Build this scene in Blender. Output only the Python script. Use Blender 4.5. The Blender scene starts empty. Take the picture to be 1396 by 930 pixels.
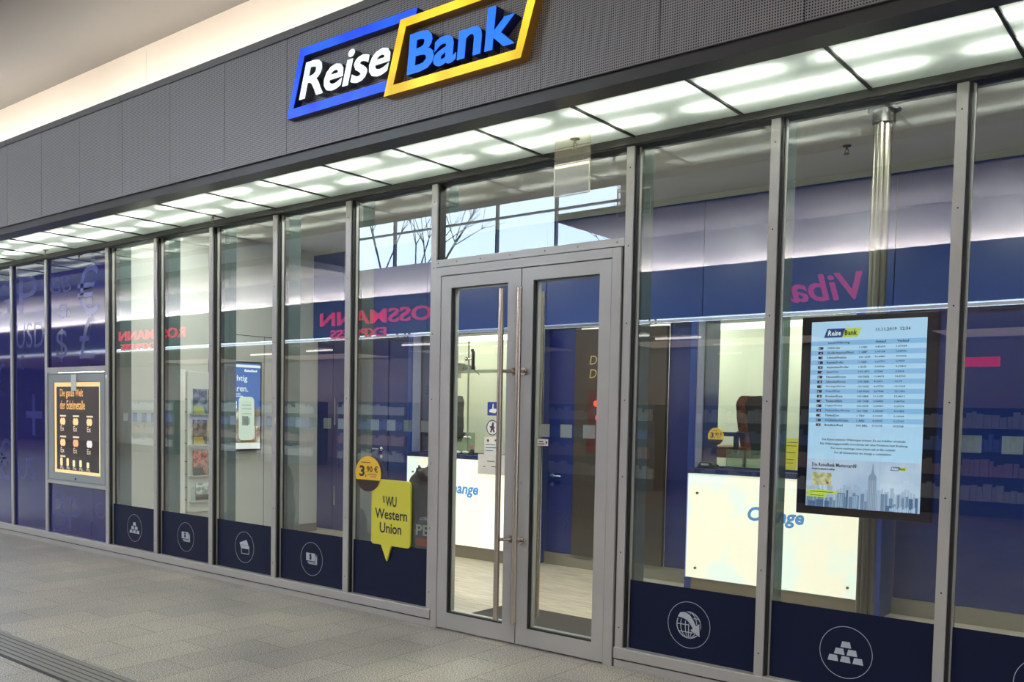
import bpy, bmesh, math, random
from mathutils import Vector, Matrix
random.seed(4)
SC = bpy.context.scene
COL = SC.collection

# ------------------------------------------------------------------ camera
cd = bpy.data.cameras.new('camera'); cam = bpy.data.objects.new('camera', cd); COL.objects.link(cam)
SC.camera = cam
yaw, pitch, roll = .6701, -.0504, .0193
F = Vector((-math.sin(yaw)*math.cos(pitch), math.cos(yaw)*math.cos(pitch), math.sin(pitch)))
R0 = Vector((math.cos(yaw), math.sin(yaw), 0)); U0 = R0.cross(F)
Rv = math.cos(roll)*R0 + math.sin(roll)*U0; Uv = -math.sin(roll)*R0 + math.cos(roll)*U0
m = Matrix((Rv, Uv, -F)).transposed().to_4x4(); m.translation = Vector((0, -4.652, 1.5003))
cam.matrix_world = m
cd.sensor_width = 36; cd.sensor_fit = 'HORIZONTAL'; cd.lens = 1245.55/1396*36
cd.shift_x = 0; cd.shift_y = (627.99-465)/1396
cd.clip_start = .05; cd.clip_end = 300

# ------------------------------------------------------------------ world / view
w = bpy.data.worlds.new('world'); SC.world = w; w.use_nodes = True
bg = w.node_tree.nodes['Background']; bg.inputs[0].default_value = (.62, .80, 1, 1); bg.inputs[1].default_value = 13.0
vs = SC.view_settings; vs.view_transform = 'Standard'; vs.look = 'None'; vs.gamma = 1; vs.use_curve_mapping = False
vs.exposure = 0.0
SC.cycles.max_bounces = 10; SC.cycles.transparent_max_bounces = 24
SC.cycles.diffuse_bounces = 5; SC.cycles.glossy_bounces = 5
SC.cycles.sample_clamp_indirect = 60
SC.cycles.caustics_reflective = False; SC.cycles.caustics_refractive = False
SC.cycles.use_denoising = True

def area(name, loc, size, power, color=(1, .95, .88), rot=(0, 0, 0), shape='RECTANGLE', spread=None):
    l = bpy.data.lights.new(name, 'AREA'); l.shape = shape; l.size = size[0]
    if shape == 'RECTANGLE': l.size_y = size[1]
    l.energy = power; l.color = color
    if spread: l.spread = spread
    o = bpy.data.objects.new(name, l); COL.objects.link(o); o.location = loc; o.rotation_euler = rot
    return o
PI = math.pi
# added area lights, out of view overhead, for the hall's ambient light
for i, x in enumerate((-30, -22, -14, -7, -1, 4)):
    area('hall_fill_light', (x, -4.9, 6.35), (4.5, 1.2), 145, (1, .96, .91))
# cove strips behind the two fascias (shine up on to the cove walls)
for i, x in enumerate((-14.5, -10.5, -6.5, -2.5, 1.0)):
    area('cove_light', (x, -.55, 3.84), (3.8, .10), 42, (1, .89, .75), (math.radians(170), 0, 0))
for i, x in enumerate((-34, -28, -22, -16, -10, -4, 2)):
    area('cove_light', (x, -9.44, 3.86), (5.8, .05), 800, (1, .93, .90), (math.radians(188), 0, 0))
# fluorescent tubes above the soffit diffusers
k = 0
for y, off in ((-.53, 0), (-.24, .55)):
    for i in range(11):
        area('soffit_tube_light', (-13.2 + off + i*1.36, y, 3.19), (1.16, .03), 6.3, (.98, 1, .95))
# bank hall: added fill lights near the glass, hidden from the camera
for x in (-8.2, -6.9, -5.6, -4.3, -3.0, -1.6, -.3):
    area('bank_fill_light', (x, .75, 3.44), (.45, .3), 34, (1, .97, .90))
# counter booths
for x in (-6.5, -3.1, -4.8, -8.2):
    area('booth_ceiling_light', (x, 3.85, 2.66), (1.0, .5), 25, (1, .98, .92))
# drugstore opposite
for x in (-26, -20, -14, -8, -2):
    area('store_ceiling_light', (x, -12, 3.0), (4, 1.5), 20, (1, .78, .66))

# ------------------------------------------------------------------ materials
MAT = {}
def mat(name, col=(.5, .5, .5), rough=.5, metal=0, emit=None, es=1, spec=.5, alpha=None):
    if name in MAT: return MAT[name]
    m = bpy.data.materials.new(name); m.use_nodes = True
    b = m.node_tree.nodes['Principled BSDF']
    b.inputs['Base Color'].default_value = (*col, 1); b.inputs['Roughness'].default_value = rough
    b.inputs['Metallic'].default_value = metal; b.inputs['Specular IOR Level'].default_value = spec
    if emit:
        b.inputs['Emission Color'].default_value = (*emit, 1); b.inputs['Emission Strength'].default_value = es
    MAT[name] = m
    return m
def NT(m): return m.node_tree.nodes, m.node_tree.links
def noise_color(m, c1, c2, scale, detail=4, lo=.35, hi=.65, target='Base Color', coord='Object', stretch=None):
    n, l = NT(m)
    tc = n.new('ShaderNodeTexCoord'); nz = n.new('ShaderNodeTexNoise'); rp = n.new('ShaderNodeValToRGB')
    nz.inputs['Scale'].default_value = scale; nz.inputs['Detail'].default_value = detail
    rp.color_ramp.elements[0].position = lo; rp.color_ramp.elements[1].position = hi
    rp.color_ramp.elements[0].color = (*c1, 1); rp.color_ramp.elements[1].color = (*c2, 1)
    src = tc.outputs[coord]
    if stretch:
        mp = n.new('ShaderNodeMapping'); mp.inputs['Scale'].default_value = stretch; l.new(src, mp.inputs[0]); src = mp.outputs[0]
    l.new(src, nz.inputs['Vector']); l.new(nz.outputs['Fac'], rp.inputs[0])
    l.new(rp.outputs[0], n['Principled BSDF'].inputs[target])
    return rp

def glass_mat(name, ior=1.75, tint=(.93, .97, .95), boost=1.0, haze=0, hazecol=(.5, .55, .53)):
    m = bpy.data.materials.new(name); m.use_nodes = True; n, l = NT(m); n.clear()
    out = n.new('ShaderNodeOutputMaterial'); mix = n.new('ShaderNodeMixShader')
    tr = n.new('ShaderNodeBsdfTransparent'); tr.inputs[0].default_value = (*tint, 1)
    gl = n.new('ShaderNodeBsdfGlossy'); gl.inputs['Roughness'].default_value = .0; gl.inputs['Color'].default_value = (1, 1, 1, 1)
    fr = n.new('ShaderNodeFresnel'); fr.inputs[0].default_value = ior
    g = n.new('ShaderNodeNewGeometry'); inv = n.new('ShaderNodeMath'); inv.operation = 'SUBTRACT'; inv.inputs[0].default_value = 1
    mu = n.new('ShaderNodeMath'); mu.operation = 'MULTIPLY'; mu.use_clamp = True
    l.new(g.outputs['Backfacing'], inv.inputs[1]); l.new(inv.outputs[0], mu.inputs[0]); l.new(fr.outputs[0], mu.inputs[1])
    l.new(mu.outputs[0], mix.inputs[0]); l.new(gl.outputs[0], mix.inputs[2])
    if haze:
        df = n.new('ShaderNodeBsdfDiffuse'); df.inputs[0].default_value = (*hazecol, 1)
        mh = n.new('ShaderNodeMixShader'); mh.inputs[0].default_value = haze
        l.new(tr.outputs[0], mh.inputs[1]); l.new(df.outputs[0], mh.inputs[2]); l.new(mh.outputs[0], mix.inputs[1])
    else: l.new(tr.outputs[0], mix.inputs[1])
    l.new(mix.outputs[0], out.inputs[0]); MAT[name] = m
    return m

ALU = mat('painted aluminium', (.33, .312, .29), .42, .25)
noise_color(ALU, (.40, .388, .365), (.43, .418, .395), 3)
ALUD = mat('dark aluminium', (.07, .068, .063), .35, .6)
BLACK = mat('black rubber', (.008, .008, .009), .5)
SCREW = mat('dark screw', (.02, .02, .02), .4, .5)
STEEL = mat('brushed steel', (.50, .44, .38), .25, 1)
CHROME = mat('chrome', (.8, .8, .8), .12, 1)
FILM = mat('navy window film', (.0035, .008, .032), .45, spec=.2)
BPAN = mat('blue printed glass', (.010, .010, .115), .04, spec=.6)
LET = mat('pale blue print', (.028, .032, .18), .1)
ICON = mat('pale grey print', (.42, .47, .52), .5)
WALLB = mat('royal blue panel', (.006, .036, .21), .28)
WALLBD = mat('royal blue lower panel', (.003, .018, .13), .25)
WHITE = mat('white plaster', (.58, .58, .53), .6)
WHITEP = mat('booth white paint', (.80, .80, .70), .6)
CREAM = mat('cream plaster', (.82, .76, .66), .7)
CEIL = mat('hall ceiling plaster', (.13, .123, .113), .8)
CEILB = mat('bank ceiling plaster', (.78, .74, .68), .7)
BRONZE = mat('bronze skirting', (.26, .235, .18), .35, .3)
BROWN = mat('dark brown glossy panel', (.045, .036, .026), .18)
GOLD = mat('gold print', (.45, .30, .10), .4)
LEATHER = mat('brown leather', (.20, .055, .018), .4); noise_color(LEATHER, (.09, .022, .008), (.30, .09, .03), 9)
BLK = mat('black plastic', (.012, .012, .014), .35)
JACKET = mat('black quilted cloth', (.016, .015, .017), .65)
YEL = mat('yellow print', (.66, .62, .05), .45)
YELD = mat('golden yellow print', (.85, .52, .03), .45)
DARKBR = mat('dark brown print', (.03, .015, .008), .5)
INK = mat('black ink', (.012, .012, .015), .5)
FROST = glass_mat('frosted sticker', 1.3, (.9, .9, .9), haze=.34, hazecol=(.72, .73, .70))
GLASS = glass_mat('clear glazing', 1.80, (.84, .89, .87))
DGLASS = glass_mat('door glazing', 1.45, (.94, .97, .95))
FIN = glass_mat('green-grey glass fin', 1.6, (.42, .52, .49), haze=.45, hazecol=(.17, .21, .20))
ACR = glass_mat('clear acrylic', 1.18, (.92, .90, .84), haze=.14, hazecol=(.8, .75, .6))
ACRE = mat('acrylic edge', (.75, .72, .6), .3, spec=.8)
PAPER = mat('white paper', (.75, .72, .68), .6)
STUDG = mat('bronze stud', (.25, .2, .12), .3, .8)

# perforated metal
PERF = mat('perforated metal sheet', (.17, .16, .155), .45, .35)
def _perf():
    n, l = NT(PERF); b = n['Principled BSDF']
    tc = n.new('ShaderNodeTexCoord'); mp = n.new('ShaderNodeMapping'); mp.inputs['Scale'].default_value = (80, 80, 80)
    l.new(tc.outputs['Object'], mp.inputs[0])
    sp = n.new('ShaderNodeSeparateXYZ'); l.new(mp.outputs[0], sp.inputs[0])
    def fr(s):
        a = n.new('ShaderNodeMath'); a.operation = 'FRACT'; l.new(s, a.inputs[0])
        c = n.new('ShaderNodeMath'); c.operation = 'SUBTRACT'; c.inputs[1].default_value = .5; l.new(a.outputs[0], c.inputs[0])
        d = n.new('ShaderNodeMath'); d.operation = 'POWER'; d.inputs[1].default_value = 2; l.new(c.outputs[0], d.inputs[0]); return d.outputs[0]
    s = n.new('ShaderNodeMath'); s.operation = 'ADD'; l.new(fr(sp.outputs['X']), s.inputs[0]); l.new(fr(sp.outputs['Z']), s.inputs[1])
    lt = n.new('ShaderNodeMath'); lt.operation = 'LESS_THAN'; lt.inputs[1].default_value = .085; l.new(s.outputs[0], lt.inputs[0])
    mx = n.new('ShaderNodeMix'); mx.data_type = 'RGBA'; mx.inputs['A'].default_value = (.30, .29, .28, 1); mx.inputs['B'].default_value = (.012, .012, .012, 1)
    l.new(lt.outputs[0], mx.inputs['Factor']); l.new(mx.outputs['Result'], b.inputs['Base Color'])
_perf()

# soffit diffuser: translucent frosted glass lit from behind
def _diff():
    m = bpy.data.materials.new('frosted soffit glass'); m.use_nodes = True; n, l = NT(m); n.clear()
    out = n.new('ShaderNodeOutputMaterial'); t = n.new('ShaderNodeBsdfTranslucent'); t.inputs[0].default_value = (.86, .89, .85, 1)
    d = n.new('ShaderNodeBsdfDiffuse'); d.inputs[0].default_value = (.45, .48, .46, 1)
    g = n.new('ShaderNodeBsdfGlossy'); g.inputs['Roughness'].default_value = .25; g.inputs['Color'].default_value = (.8, .8, .8, 1)
    a = n.new('ShaderNodeMixShader'); a.inputs[0].default_value = .42; l.new(t.outputs[0], a.inputs[1]); l.new(d.outputs[0], a.inputs[2])
    b = n.new('ShaderNodeMixShader'); b.inputs[0].default_value = .05; l.new(a.outputs[0], b.inputs[1]); l.new(g.outputs[0], b.inputs[2])
    l.new(b.outputs[0], out.inputs[0]); return m
DIFF = _diff()

# terrazzo floor tiles
TERR = mat('granite floor tiles', (.3, .28, .25), .38)
def _terr():
    n, l = NT(TERR); b = n['Principled BSDF']
    tc = n.new('ShaderNodeTexCoord')
    mp = n.new('ShaderNodeMapping'); mp.inputs['Rotation'].default_value = (0, 0, PI/2); mp.inputs['Location'].default_value = (.223, .124, 0)
    l.new(tc.outputs['Object'], mp.inputs[0])
    br = n.new('ShaderNodeTexBrick'); br.offset = .5; br.inputs['Scale'].default_value = 1
    br.inputs['Brick Width'].default_value = .644; br.inputs['Row Height'].default_value = .322
    br.inputs['Mortar Size'].default_value = .0032; br.inputs['Mortar Smooth'].default_value = .2; br.inputs['Bias'].default_value = 0
    br.inputs['Color1'].default_value = (.86, .86, .86, 1); br.inputs['Color2'].default_value = (1.08, 1.05, 1.0, 1); br.inputs['Mortar'].default_value = (.34, .32, .30, 1)
    l.new(mp.outputs[0], br.inputs['Vector'])
    v = n.new('ShaderNodeTexNoise'); v.inputs['Scale'].default_value = 130; v.inputs['Detail'].default_value = 3; l.new(tc.outputs['Object'], v.inputs['Vector'])
    rp = n.new('ShaderNodeValToRGB'); e = rp.color_ramp.elements
    e[0].position = .36; e[0].color = (.09, .085, .075, 1); e[1].position = .66; e[1].color = (.72, .69, .63, 1)
    x = rp.color_ramp.elements.new(.50); x.color = (.29, .275, .247, 1)
    l.new(v.outputs['Fac'], rp.inputs[0])
    nz = n.new('ShaderNodeTexNoise'); nz.inputs['Scale'].default_value = 1.3; nz.inputs['Detail'].default_value = 5; l.new(tc.outputs['Object'], nz.inputs['Vector'])
    r2 = n.new('ShaderNodeValToRGB'); r2.color_ramp.elements[0].position = .3; r2.color_ramp.elements[0].color = (.8, .8, .82, 1); r2.color_ramp.elements[1].position = .7; r2.color_ramp.elements[1].color = (1.08, 1.05, 1, 1)
    l.new(nz.outputs['Fac'], r2.inputs[0])
    m1 = n.new('ShaderNodeMix'); m1.data_type = 'RGBA'; m1.blend_type = 'MULTIPLY'; m1.inputs['Factor'].default_value = 1
    m2 = n.new('ShaderNodeMix'); m2.data_type = 'RGBA'; m2.blend_type = 'MULTIPLY'; m2.inputs['Factor'].default_value = 1
    l.new(rp.outputs[0], m1.inputs['A']); l.new(br.outputs['Color'], m1.inputs['B'])
    l.new(m1.outputs['Result'], m2.inputs['A']); l.new(r2.outputs[0], m2.inputs['B']); l.new(m2.outputs['Result'], b.inputs['Base Color'])
_terr()
# oak plank floor in the bank
OAK = mat('light oak planks', (.5, .42, .32), .35)
def _oak():
    n, l = NT(OAK); b = n['Principled BSDF']
    tc = n.new('ShaderNodeTexCoord')
    mp = n.new('ShaderNodeMapping'); mp.inputs['Scale'].default_value = (1.2, 14, 1); l.new(tc.outputs['Object'], mp.inputs[0])
    nz = n.new('ShaderNodeTexNoise'); nz.inputs['Scale'].default_value = 3; nz.inputs['Detail'].default_value = 6; l.new(mp.outputs[0], nz.inputs['Vector'])
    rp = n.new('ShaderNodeValToRGB'); rp.color_ramp.elements[0].position = .3; rp.color_ramp.elements[0].color = (.36, .29, .215, 1)
    rp.color_ramp.elements[1].position = .62; rp.color_ramp.elements[1].color = (.66, .58, .45, 1); l.new(nz.outputs['Fac'], rp.inputs[0])
    br = n.new('ShaderNodeTexBrick'); br.inputs['Scale'].default_value = 1; br.inputs['Brick Width'].default_value = 1.2; br.inputs['Row Height'].default_value = .16
    br.inputs['Mortar Size'].default_value = .002; br.inputs['Color1'].default_value = (.85, .85, .85, 1); br.inputs['Color2'].default_value = (1.05, 1.05, 1.05, 1); br.inputs['Mortar'].default_value = (.5, .5, .5, 1)
    l.new(tc.outputs['Object'], br.inputs['Vector'])
    m1 = n.new('ShaderNodeMix'); m1.data_type = 'RGBA'; m1.blend_type = 'MULTIPLY'; m1.inputs['Factor'].default_value = 1
    l.new(rp.outputs[0], m1.inputs['A']); l.new(br.outputs['Color'], m1.inputs['B']); l.new(m1.outputs['Result'], b.inputs['Base Color'])
_oak()
def emis(name, col, s=1.0, base=None, rough=.3):
    return mat(name, base or tuple(min(.8, c*.6) for c in col), rough, 0, col, s)
# light box face: white with faint world-map blotches (the print on the panel)
MAPP = emis('printed light box', (1, .93, .80), 1.0)
noise_color(MAPP, (.98, .87, .68), (.78, .90, .84), 2.6, 6, .50, .60, 'Emission Color')
SBLUE = emis('blue sign face', (.006, .07, 1.0), 1.0, (.01, .03, .4)); noise_color(SBLUE, (.004, .055, .90), (.015, .15, 1.15), 3.5, 1, .35, .7, 'Emission Color')
SBL2 = emis('bright blue letter face', (.015, .18, 1.0), 1.15, (.01, .05, .5))
SYEL = emis('yellow sign face', (.93, .62, .008), 1.0, (.5, .35, .01)); noise_color(SYEL, (.62, .40, .004), (1.1, .78, .04), 4.5, 1, .35, .65, 'Emission Color')
SWHT = emis('white letter face', (.80, .95, 1.0), 1.0, (.6, .6, .6)); noise_color(SWHT, (.62, .78, .80), (.92, 1.0, 1.0), 7, 1, .35, .65, 'Emission Color')
NAVYS = mat('navy letter side', (.008, .012, .12), .4)
AMBS = mat('amber sign side', (.30, .13, .012), .4)
TUBE = emis('fluorescent tube', (1, .98, .88), 3.0)
SCRB = emis('screen pale blue', (.50, .72, .98), .95)
SCRS = emis('screen stripe blue', (.28, .52, .86), .95)
SCRT = mat('screen dark text', (.008, .012, .03), .5)
RED = emis('red neon letters', (1, .03, .10), 2.6)

# ------------------------------------------------------------------ mesh helpers
def bm_new(): return bmesh.new()
def box(bm, a, b, bev=0):
    a, b = [min(p, q) for p, q in zip(a, b)], [max(p, q) for p, q in zip(a, b)]
    vs = [bm.verts.new((x, y, z)) for x in (a[0], b[0]) for y in (a[1], b[1]) for z in (a[2], b[2])]
    fs = [bm.faces.new([vs[i] for i in q]) for q in ((0, 1, 3, 2), (4, 6, 7, 5), (0, 4, 5, 1), (2, 3, 7, 6), (0, 2, 6, 4), (1, 5, 7, 3))]
    if bev:
        es = list({e for f in fs for e in f.edges})
        bmesh.ops.bevel(bm, geom=es, offset=bev, segments=2, affect='EDGES', profile=.5)
def cyl(bm, p, q, r, seg=20, r2=None):
    p, q = Vector(p), Vector(q); d = q-p; L = d.length
    M = Matrix.Translation((p+q)/2) @ d.to_track_quat('Z', 'Y').to_matrix().to_4x4()
    bmesh.ops.create_cone(bm, cap_ends=True, segments=seg, radius1=r, radius2=r if r2 is None else r2, depth=L, matrix=M)
def ball(bm, c, r, sc=(1, 1, 1), seg=16):
    bmesh.ops.create_uvsphere(bm, u_segments=seg, v_segments=seg//2, radius=r, matrix=Matrix.Translation(c) @ Matrix.Diagonal((*sc, 1)))
def fmap(face, o):
    """2-D drawing plane -> world: u right, v up, d towards the viewer."""
    ox, oy, oz = o
    if face == '-y': return lambda u, v, d: (ox+u, oy-d, oz+v)
    if face == '+y': return lambda u, v, d: (ox-u, oy+d, oz+v)
    if face == '+x': return lambda u, v, d: (ox+d, oy+u, oz+v)
def prism(bm, pts, f, d0, d1, holes=None):
    """polygon (u,v) extruded d0..d1; optional same-count inner ring"""
    fr = [bm.verts.new(f(u, v, d1)) for u, v in pts]; bk = [bm.verts.new(f(u, v, d0)) for u, v in pts]
    n = len(pts)
    if holes:
        hf = [bm.verts.new(f(u, v, d1)) for u, v in holes]; hb = [bm.verts.new(f(u, v, d0)) for u, v in holes]
        for i in range(n):
            j = (i+1) % n
            bm.faces.new((fr[i], fr[j], hf[j], hf[i])); bm.faces.new((bk[i], hb[i], hb[j], bk[j]))
            bm.faces.new((fr[i], bk[i], bk[j], fr[j])); bm.faces.new((hf[i], hf[j], hb[j], hb[i]))
    else:
        bm.faces.new(fr); bm.faces.new(bk[::-1])
        for i in range(n):
            j = (i+1) % n; bm.faces.new((fr[i], bk[i], bk[j], fr[j]))
def circ(cx, cz, r, n=48, a0=0, a1=2*PI, rz=None):
    full = abs(a1-a0-2*PI) < 1e-6
    return [(cx+r*math.cos(a0+(a1-a0)*i/(n if full else n-1)), cz+(rz or r)*math.sin(a0+(a1-a0)*i/(n if full else n-1))) for i in range(n)]
def rrect(x0, z0, x1, z1, r, n=6):
    p = []
    for cx, cz, a in ((x1-r, z1-r, 0), (x0+r, z1-r, PI/2), (x0+r, z0+r, PI), (x1-r, z0+r, 1.5*PI)):
        p += [(cx+r*math.cos(a+PI/2*i/n), cz+r*math.sin(a+PI/2*i/n)) for i in range(n+1)]
    return p
def obj(name, bm, m, parent=None, smooth=False, mats=None):
    me = bpy.data.meshes.new(name)
    bmesh.ops.recalc_face_normals(bm, faces=bm.faces)
    bm.to_mesh(me); bm.free()
    me.materials.append(m)
    for x in (mats or []): me.materials.append(x)
    if smooth:
        for p in me.polygons: p.use_smooth = True
        if smooth == 'a': me.set_sharp_from_angle(angle=math.radians(40))
    o = bpy.data.objects.new(name, me); COL.objects.link(o)
    if parent: o.parent = parent
    return o
def tag(o, label=None, cat=None, group=None, kind=None):
    if label: o['label'] = label
    if cat: o['category'] = cat
    if group: o['group'] = group
    if kind: o['kind'] = kind
    return o
def thing(name, label, cat, group=None, kind=None, loc=(0, 0, 0)):
    o = bpy.data.objects.new(name, None); COL.objects.link(o); o.location = loc
    return tag(o, label, cat, group, kind)
def struct(name, bm, m, label=None):
    o = obj(name, bm, m); o['kind'] = 'structure'; o['label'] = label or name.replace('_', ' '); return o
def bx(name, a, b, m, parent=None, bev=0, **k):
    bm = bm_new(); box(bm, a, b, bev); return obj(name, bm, m, parent, **k)
def text_bm(bm, s, f, w=None, h=None, d0=0, d1=.001, shear=0, bold=0, align='L', res=3, spacing=1.0):
    """type s into bm; the glyphs' box is w wide and h high (cap height of the string's own extent)"""
    cu = bpy.data.curves.new('t', 'FONT'); cu.body = s; cu.shear = shear; cu.offset = bold; cu.resolution_u = res
    cu.space_character = spacing; cu.extrude = 0
    o = bpy.data.objects.new('t', cu); COL.objects.link(o)
    dg = bpy.context.evaluated_depsgraph_get(); me = bpy.data.meshes.new_from_object(o.evaluated_get(dg))
    bpy.data.objects.remove(o); bpy.data.curves.remove(cu)
    if not me.vertices: return
    xs = [v.co.x for v in me.vertices]; ys = [v.co.y for v in me.vertices]
    sx = w/(max(xs)-min(xs)) if w else None; sy = h/(max(ys)-min(ys)) if h else None
    sx = sx or sy; sy = sy or sx
    x0 = min(xs); y0 = 0 if ys and min(ys) > -.02 else min(ys)
    if align == 'C': x0 = (min(xs)+max(xs))/2
    if align == 'R': x0 = max(xs)
    t = bmesh.new(); t.from_mesh(me); bpy.data.meshes.remove(me)
    bmesh.ops.remove_doubles(t, verts=t.verts, dist=1e-5)
    for v in t.verts: v.co = ((v.co.x-x0)*sx, (v.co.y-y0)*sy, 0)
    base = list(t.faces)
    if d1-d0 > .0025:
        r = bmesh.ops.extrude_face_region(t, geom=base)
        for v in [e for e in r['geom'] if isinstance(e, bmesh.types.BMVert)]: v.co.z = 1
        mp = {0: d0, 1: d1}
        for v in t.verts: v.co.z = d1 if v.co.z > .5 else d0
    else:
        for v in t.verts: v.co.z = d1
    vm = {}
    for v in t.verts: vm[v] = bm.verts.new(f(*v.co))
    for fa in t.faces:
        try: bm.faces.new([vm[v] for v in fa.verts])
        except ValueError: pass
    t.free()
def text(name, s, face, o, m, parent, **k):
    bm = bm_new(); text_bm(bm, s, fmap(face, o), **k)
    return obj(name, bm, m, parent)

# ================================================================== SETTING
struct('floor', (lambda b: (box(b, (-42, -9.05, -.12), (8, .03, 0)), b)[1])(bm_new()), TERR, 'speckled beige granite tile floor of the station hall')
struct('floor', (lambda b: (box(b, (-9.1, .031, -.12), (2.5, 5, 0)), b)[1])(bm_new()), OAK, 'light oak plank floor inside the bank')
# drain slots flush with the floor
dr = thing('floor_drain', 'slotted metal linear drain set in the hall floor', 'drain', loc=(-6, -2.18, 0))
dr.location = (0, 0, 0)
bx('channel', (-13, -2.315, .0005), (-3.2, -2.05, .0015), BLACK, dr)
MBAR = mat('worn drain metal', (.20, .19, .175), .5, .3)
for i in range(6):
    y = -2.061-i*.0405
    bx('bar', (-13, y-.031, .001), (-3.2, y, .006), MBAR, dr)

# cove wall + ceiling of the hall on this side
bm = bm_new()
for x0, x1 in ((-24, -7.603), (-7.597, -.9), (-.894, 8)): box(bm, (x0, -.30, 3.80), (x1, -.15, 4.66))
struct('wall_cove', bm, CREAM, 'cream cove wall above the bank front')
bm = bm_new(); box(bm, (-42, -3.2, 4.65), (8, -.14, 4.8)); struct('ceiling', bm, CEIL, 'grey plaster soffit of the hall ceiling')
bm = bm_new(); box(bm, (-42, -9.7, 6.5), (8, -3.05, 6.6)); box(bm, (-42, -3.2, 4.8), (8, -3.05, 6.6)); struct('ceiling', bm, mat('raised ceiling plaster', (.15, .15, .155), .8), 'raised ceiling over the middle of the hall')
bm = bm_new(); box(bm, (8, -16, 0), (8.1, .3, 6.6)); struct('wall_right', bm, CREAM, 'end wall of the hall')
bm = bm_new(); box(bm, (-42.1, -16, 0), (-42, .3, 6.6)); struct('wall_far_left', bm, CEIL, 'added end wall shutting daylight out of the far left of the hall')  # unseen wall added to stop open-end daylight mirroring in the left panels
bm = bm_new(); box(bm, (-24, -.15, 3.6), (8, -.05, 5)); struct('wall_above', bm, CREAM)
# fascia: carrier box, perforated sheets, top trim
fa = thing('wall_front', 'grey perforated metal fascia over the bank front', 'wall', kind='structure'); del fa['category']
bx('backing', (-13.6, -.79, 3.19), (2.5, -.74, 3.93), ALUD, fa)
xj = [-13.33+.695*i for i in range(23)]
for a in xj[:-1]:
    bx('panel', (a+.002, -.81, 3.185), (a+.693, -.795, 3.925), PERF, fa)
for i in range(8):
    a = -13.35+2.085*i
    bx('top_trim', (a+.002, -.815, 3.93), (a+2.082, -.72, 3.98), mat('fascia trim metal', (.16, .155, .145), .4, .5), fa)
bx('bottom_beam', (-13.6, -.80, 3.118), (2.5, -.655, 3.172), ALUD, fa)
bx('shadow_gap', (-13.6, -.79, 3.172), (2.5, -.70, 3.19), BLACK, fa)

# soffit
so = thing('ceiling_soffit', 'row of back-lit frosted glass panels under the fascia', 'ceiling', kind='structure'); del so['category']
SP = .669
for i in range(22):
    x1 = -.812+SP*(3-i)
    bx('light_panel', (x1-SP+.008, -.65, 3.127), (x1-.008, -.005, 3.135), DIFF, so)
    bx('divider', (x1-.008, -.65, 3.118), (x1+.008, -.005, 3.14), ALUD, so)
BOXW = mat('light box white', (.75, .78, .75), .7)
bm = bm_new(); box(bm, (-13.6, -.66, 3.26), (2.5, .0, 3.27)); box(bm, (-13.6, -.67, 3.13), (2.5, -.655, 3.27)); box(bm, (-13.6, -.004, 3.13), (2.5, .005, 3.27))
obj('light_box', bm, BOXW, so)
# sprinklers
SPK = mat('sprinkler brass', (.25, .20, .14), .3, .9)
for i, (x, y, z, lab) in enumerate(((-3.124, -.173, 3.127, 'small sprinkler head in the soffit above the double doors'),
                              (-6.824, -.151, 3.127, 'small sprinkler head in the soffit left of the doors'),
                              (-9.83, -.155, 3.127, 'small sprinkler head in the soffit above the precious metals poster'),
                              (-2.26, 1.95, 3.45, 'small sprinkler head under the bank ceiling left of the steel column'))):
    t = thing('sprinkler', lab, 'sprinkler')
    bm = bm_new(); cyl(bm, (x, y, z), (x, y, z-.006), .03, 20); obj('escutcheon', bm, STEEL, t)
    bm = bm_new(); cyl(bm, (x, y, z-.006), (x, y, z-.03), .009, 12)
    for s in (-1, 1): cyl(bm, (x+s*.008, y, z-.028), (x+s*.014, y, z-.045), .0025, 8); cyl(bm, (x+s*.014, y, z-.045), (x, y, z-.06), .0025, 8)
    obj('nozzle', bm, SPK, t, smooth='a')
    bm = bm_new(); cyl(bm, (x, y, z-.058), (x, y, z-.062), .02, 16); obj('deflector', bm, SPK, t)

# ---- facade frame
ZS, ZH = .12, 3.075
mull = [(-13.33, .06), (-12.45, .06), (-11.65, .06), (-11.04, .055), (-10.197, .055), (-8.895, .06), (-7.998, .055), (-7.101, .055), (-6.205, .055), (-5.321, .058), (-4.434, .051), (-2.870, .052), (-1.990, .051), (-1.0925, .0515), (-.2, .052), (.69, .052), (1.58, .052)]
for i, (x, wd) in enumerate(mull):
    t = thing('trim_%d' % (i+1), 'vertical grey aluminium facade mullion', 'trim', kind='structure'); del t['category']
    bx('cover_strip', (x, -.004, ZS if i not in (10, 11) else .0, ), (x+wd, .012, ZH), ALU, t, bev=.0015)
    bx('profile', (x+.004, .012, .05), (x+wd-.004, .12, ZH), ALUD, t)
    if x > -9 and i != 10: bx('gasket', (x+wd-.004, .008, ZS), (x+wd+.014, .05, ZH), BLACK, t)
    if x > -9 and i != 10: bx('glazing_bead', (x+wd+.014, .030, ZS), (x+wd+.022, .052, ZH), ALU, t)
    if x > -9.1 and x < 0:
        n = 7
        for j in range(n):
            z = .24+j*.452
            bm = bm_new(); cyl(bm, (x+wd*.5, -.0055, z), (x+wd*.5, -.003, z), .0042, 10); obj('screw', bm, SCREW, t)
def rail(idx, x0, x1):
    t = thing('trim_%d' % idx, 'grey aluminium sill and kick plate', 'trim', kind='structure'); del t['category']
    bx('sill', (x0, -.022, .056), (x1, .10, .117), ALU, t, bev=.002)
    bx('sill_lip', (x0, -.016, .117), (x1, .03, .1215), mat('bright aluminium', (.62, .60, .57), .3, .5), t)
    bx('kick_plate', (x0, -.012, 0), (x1, .10, .046), ALU, t)
    bx('joint', (x0, -.004, .045), (x1, .09, .057), BLACK, t)
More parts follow.
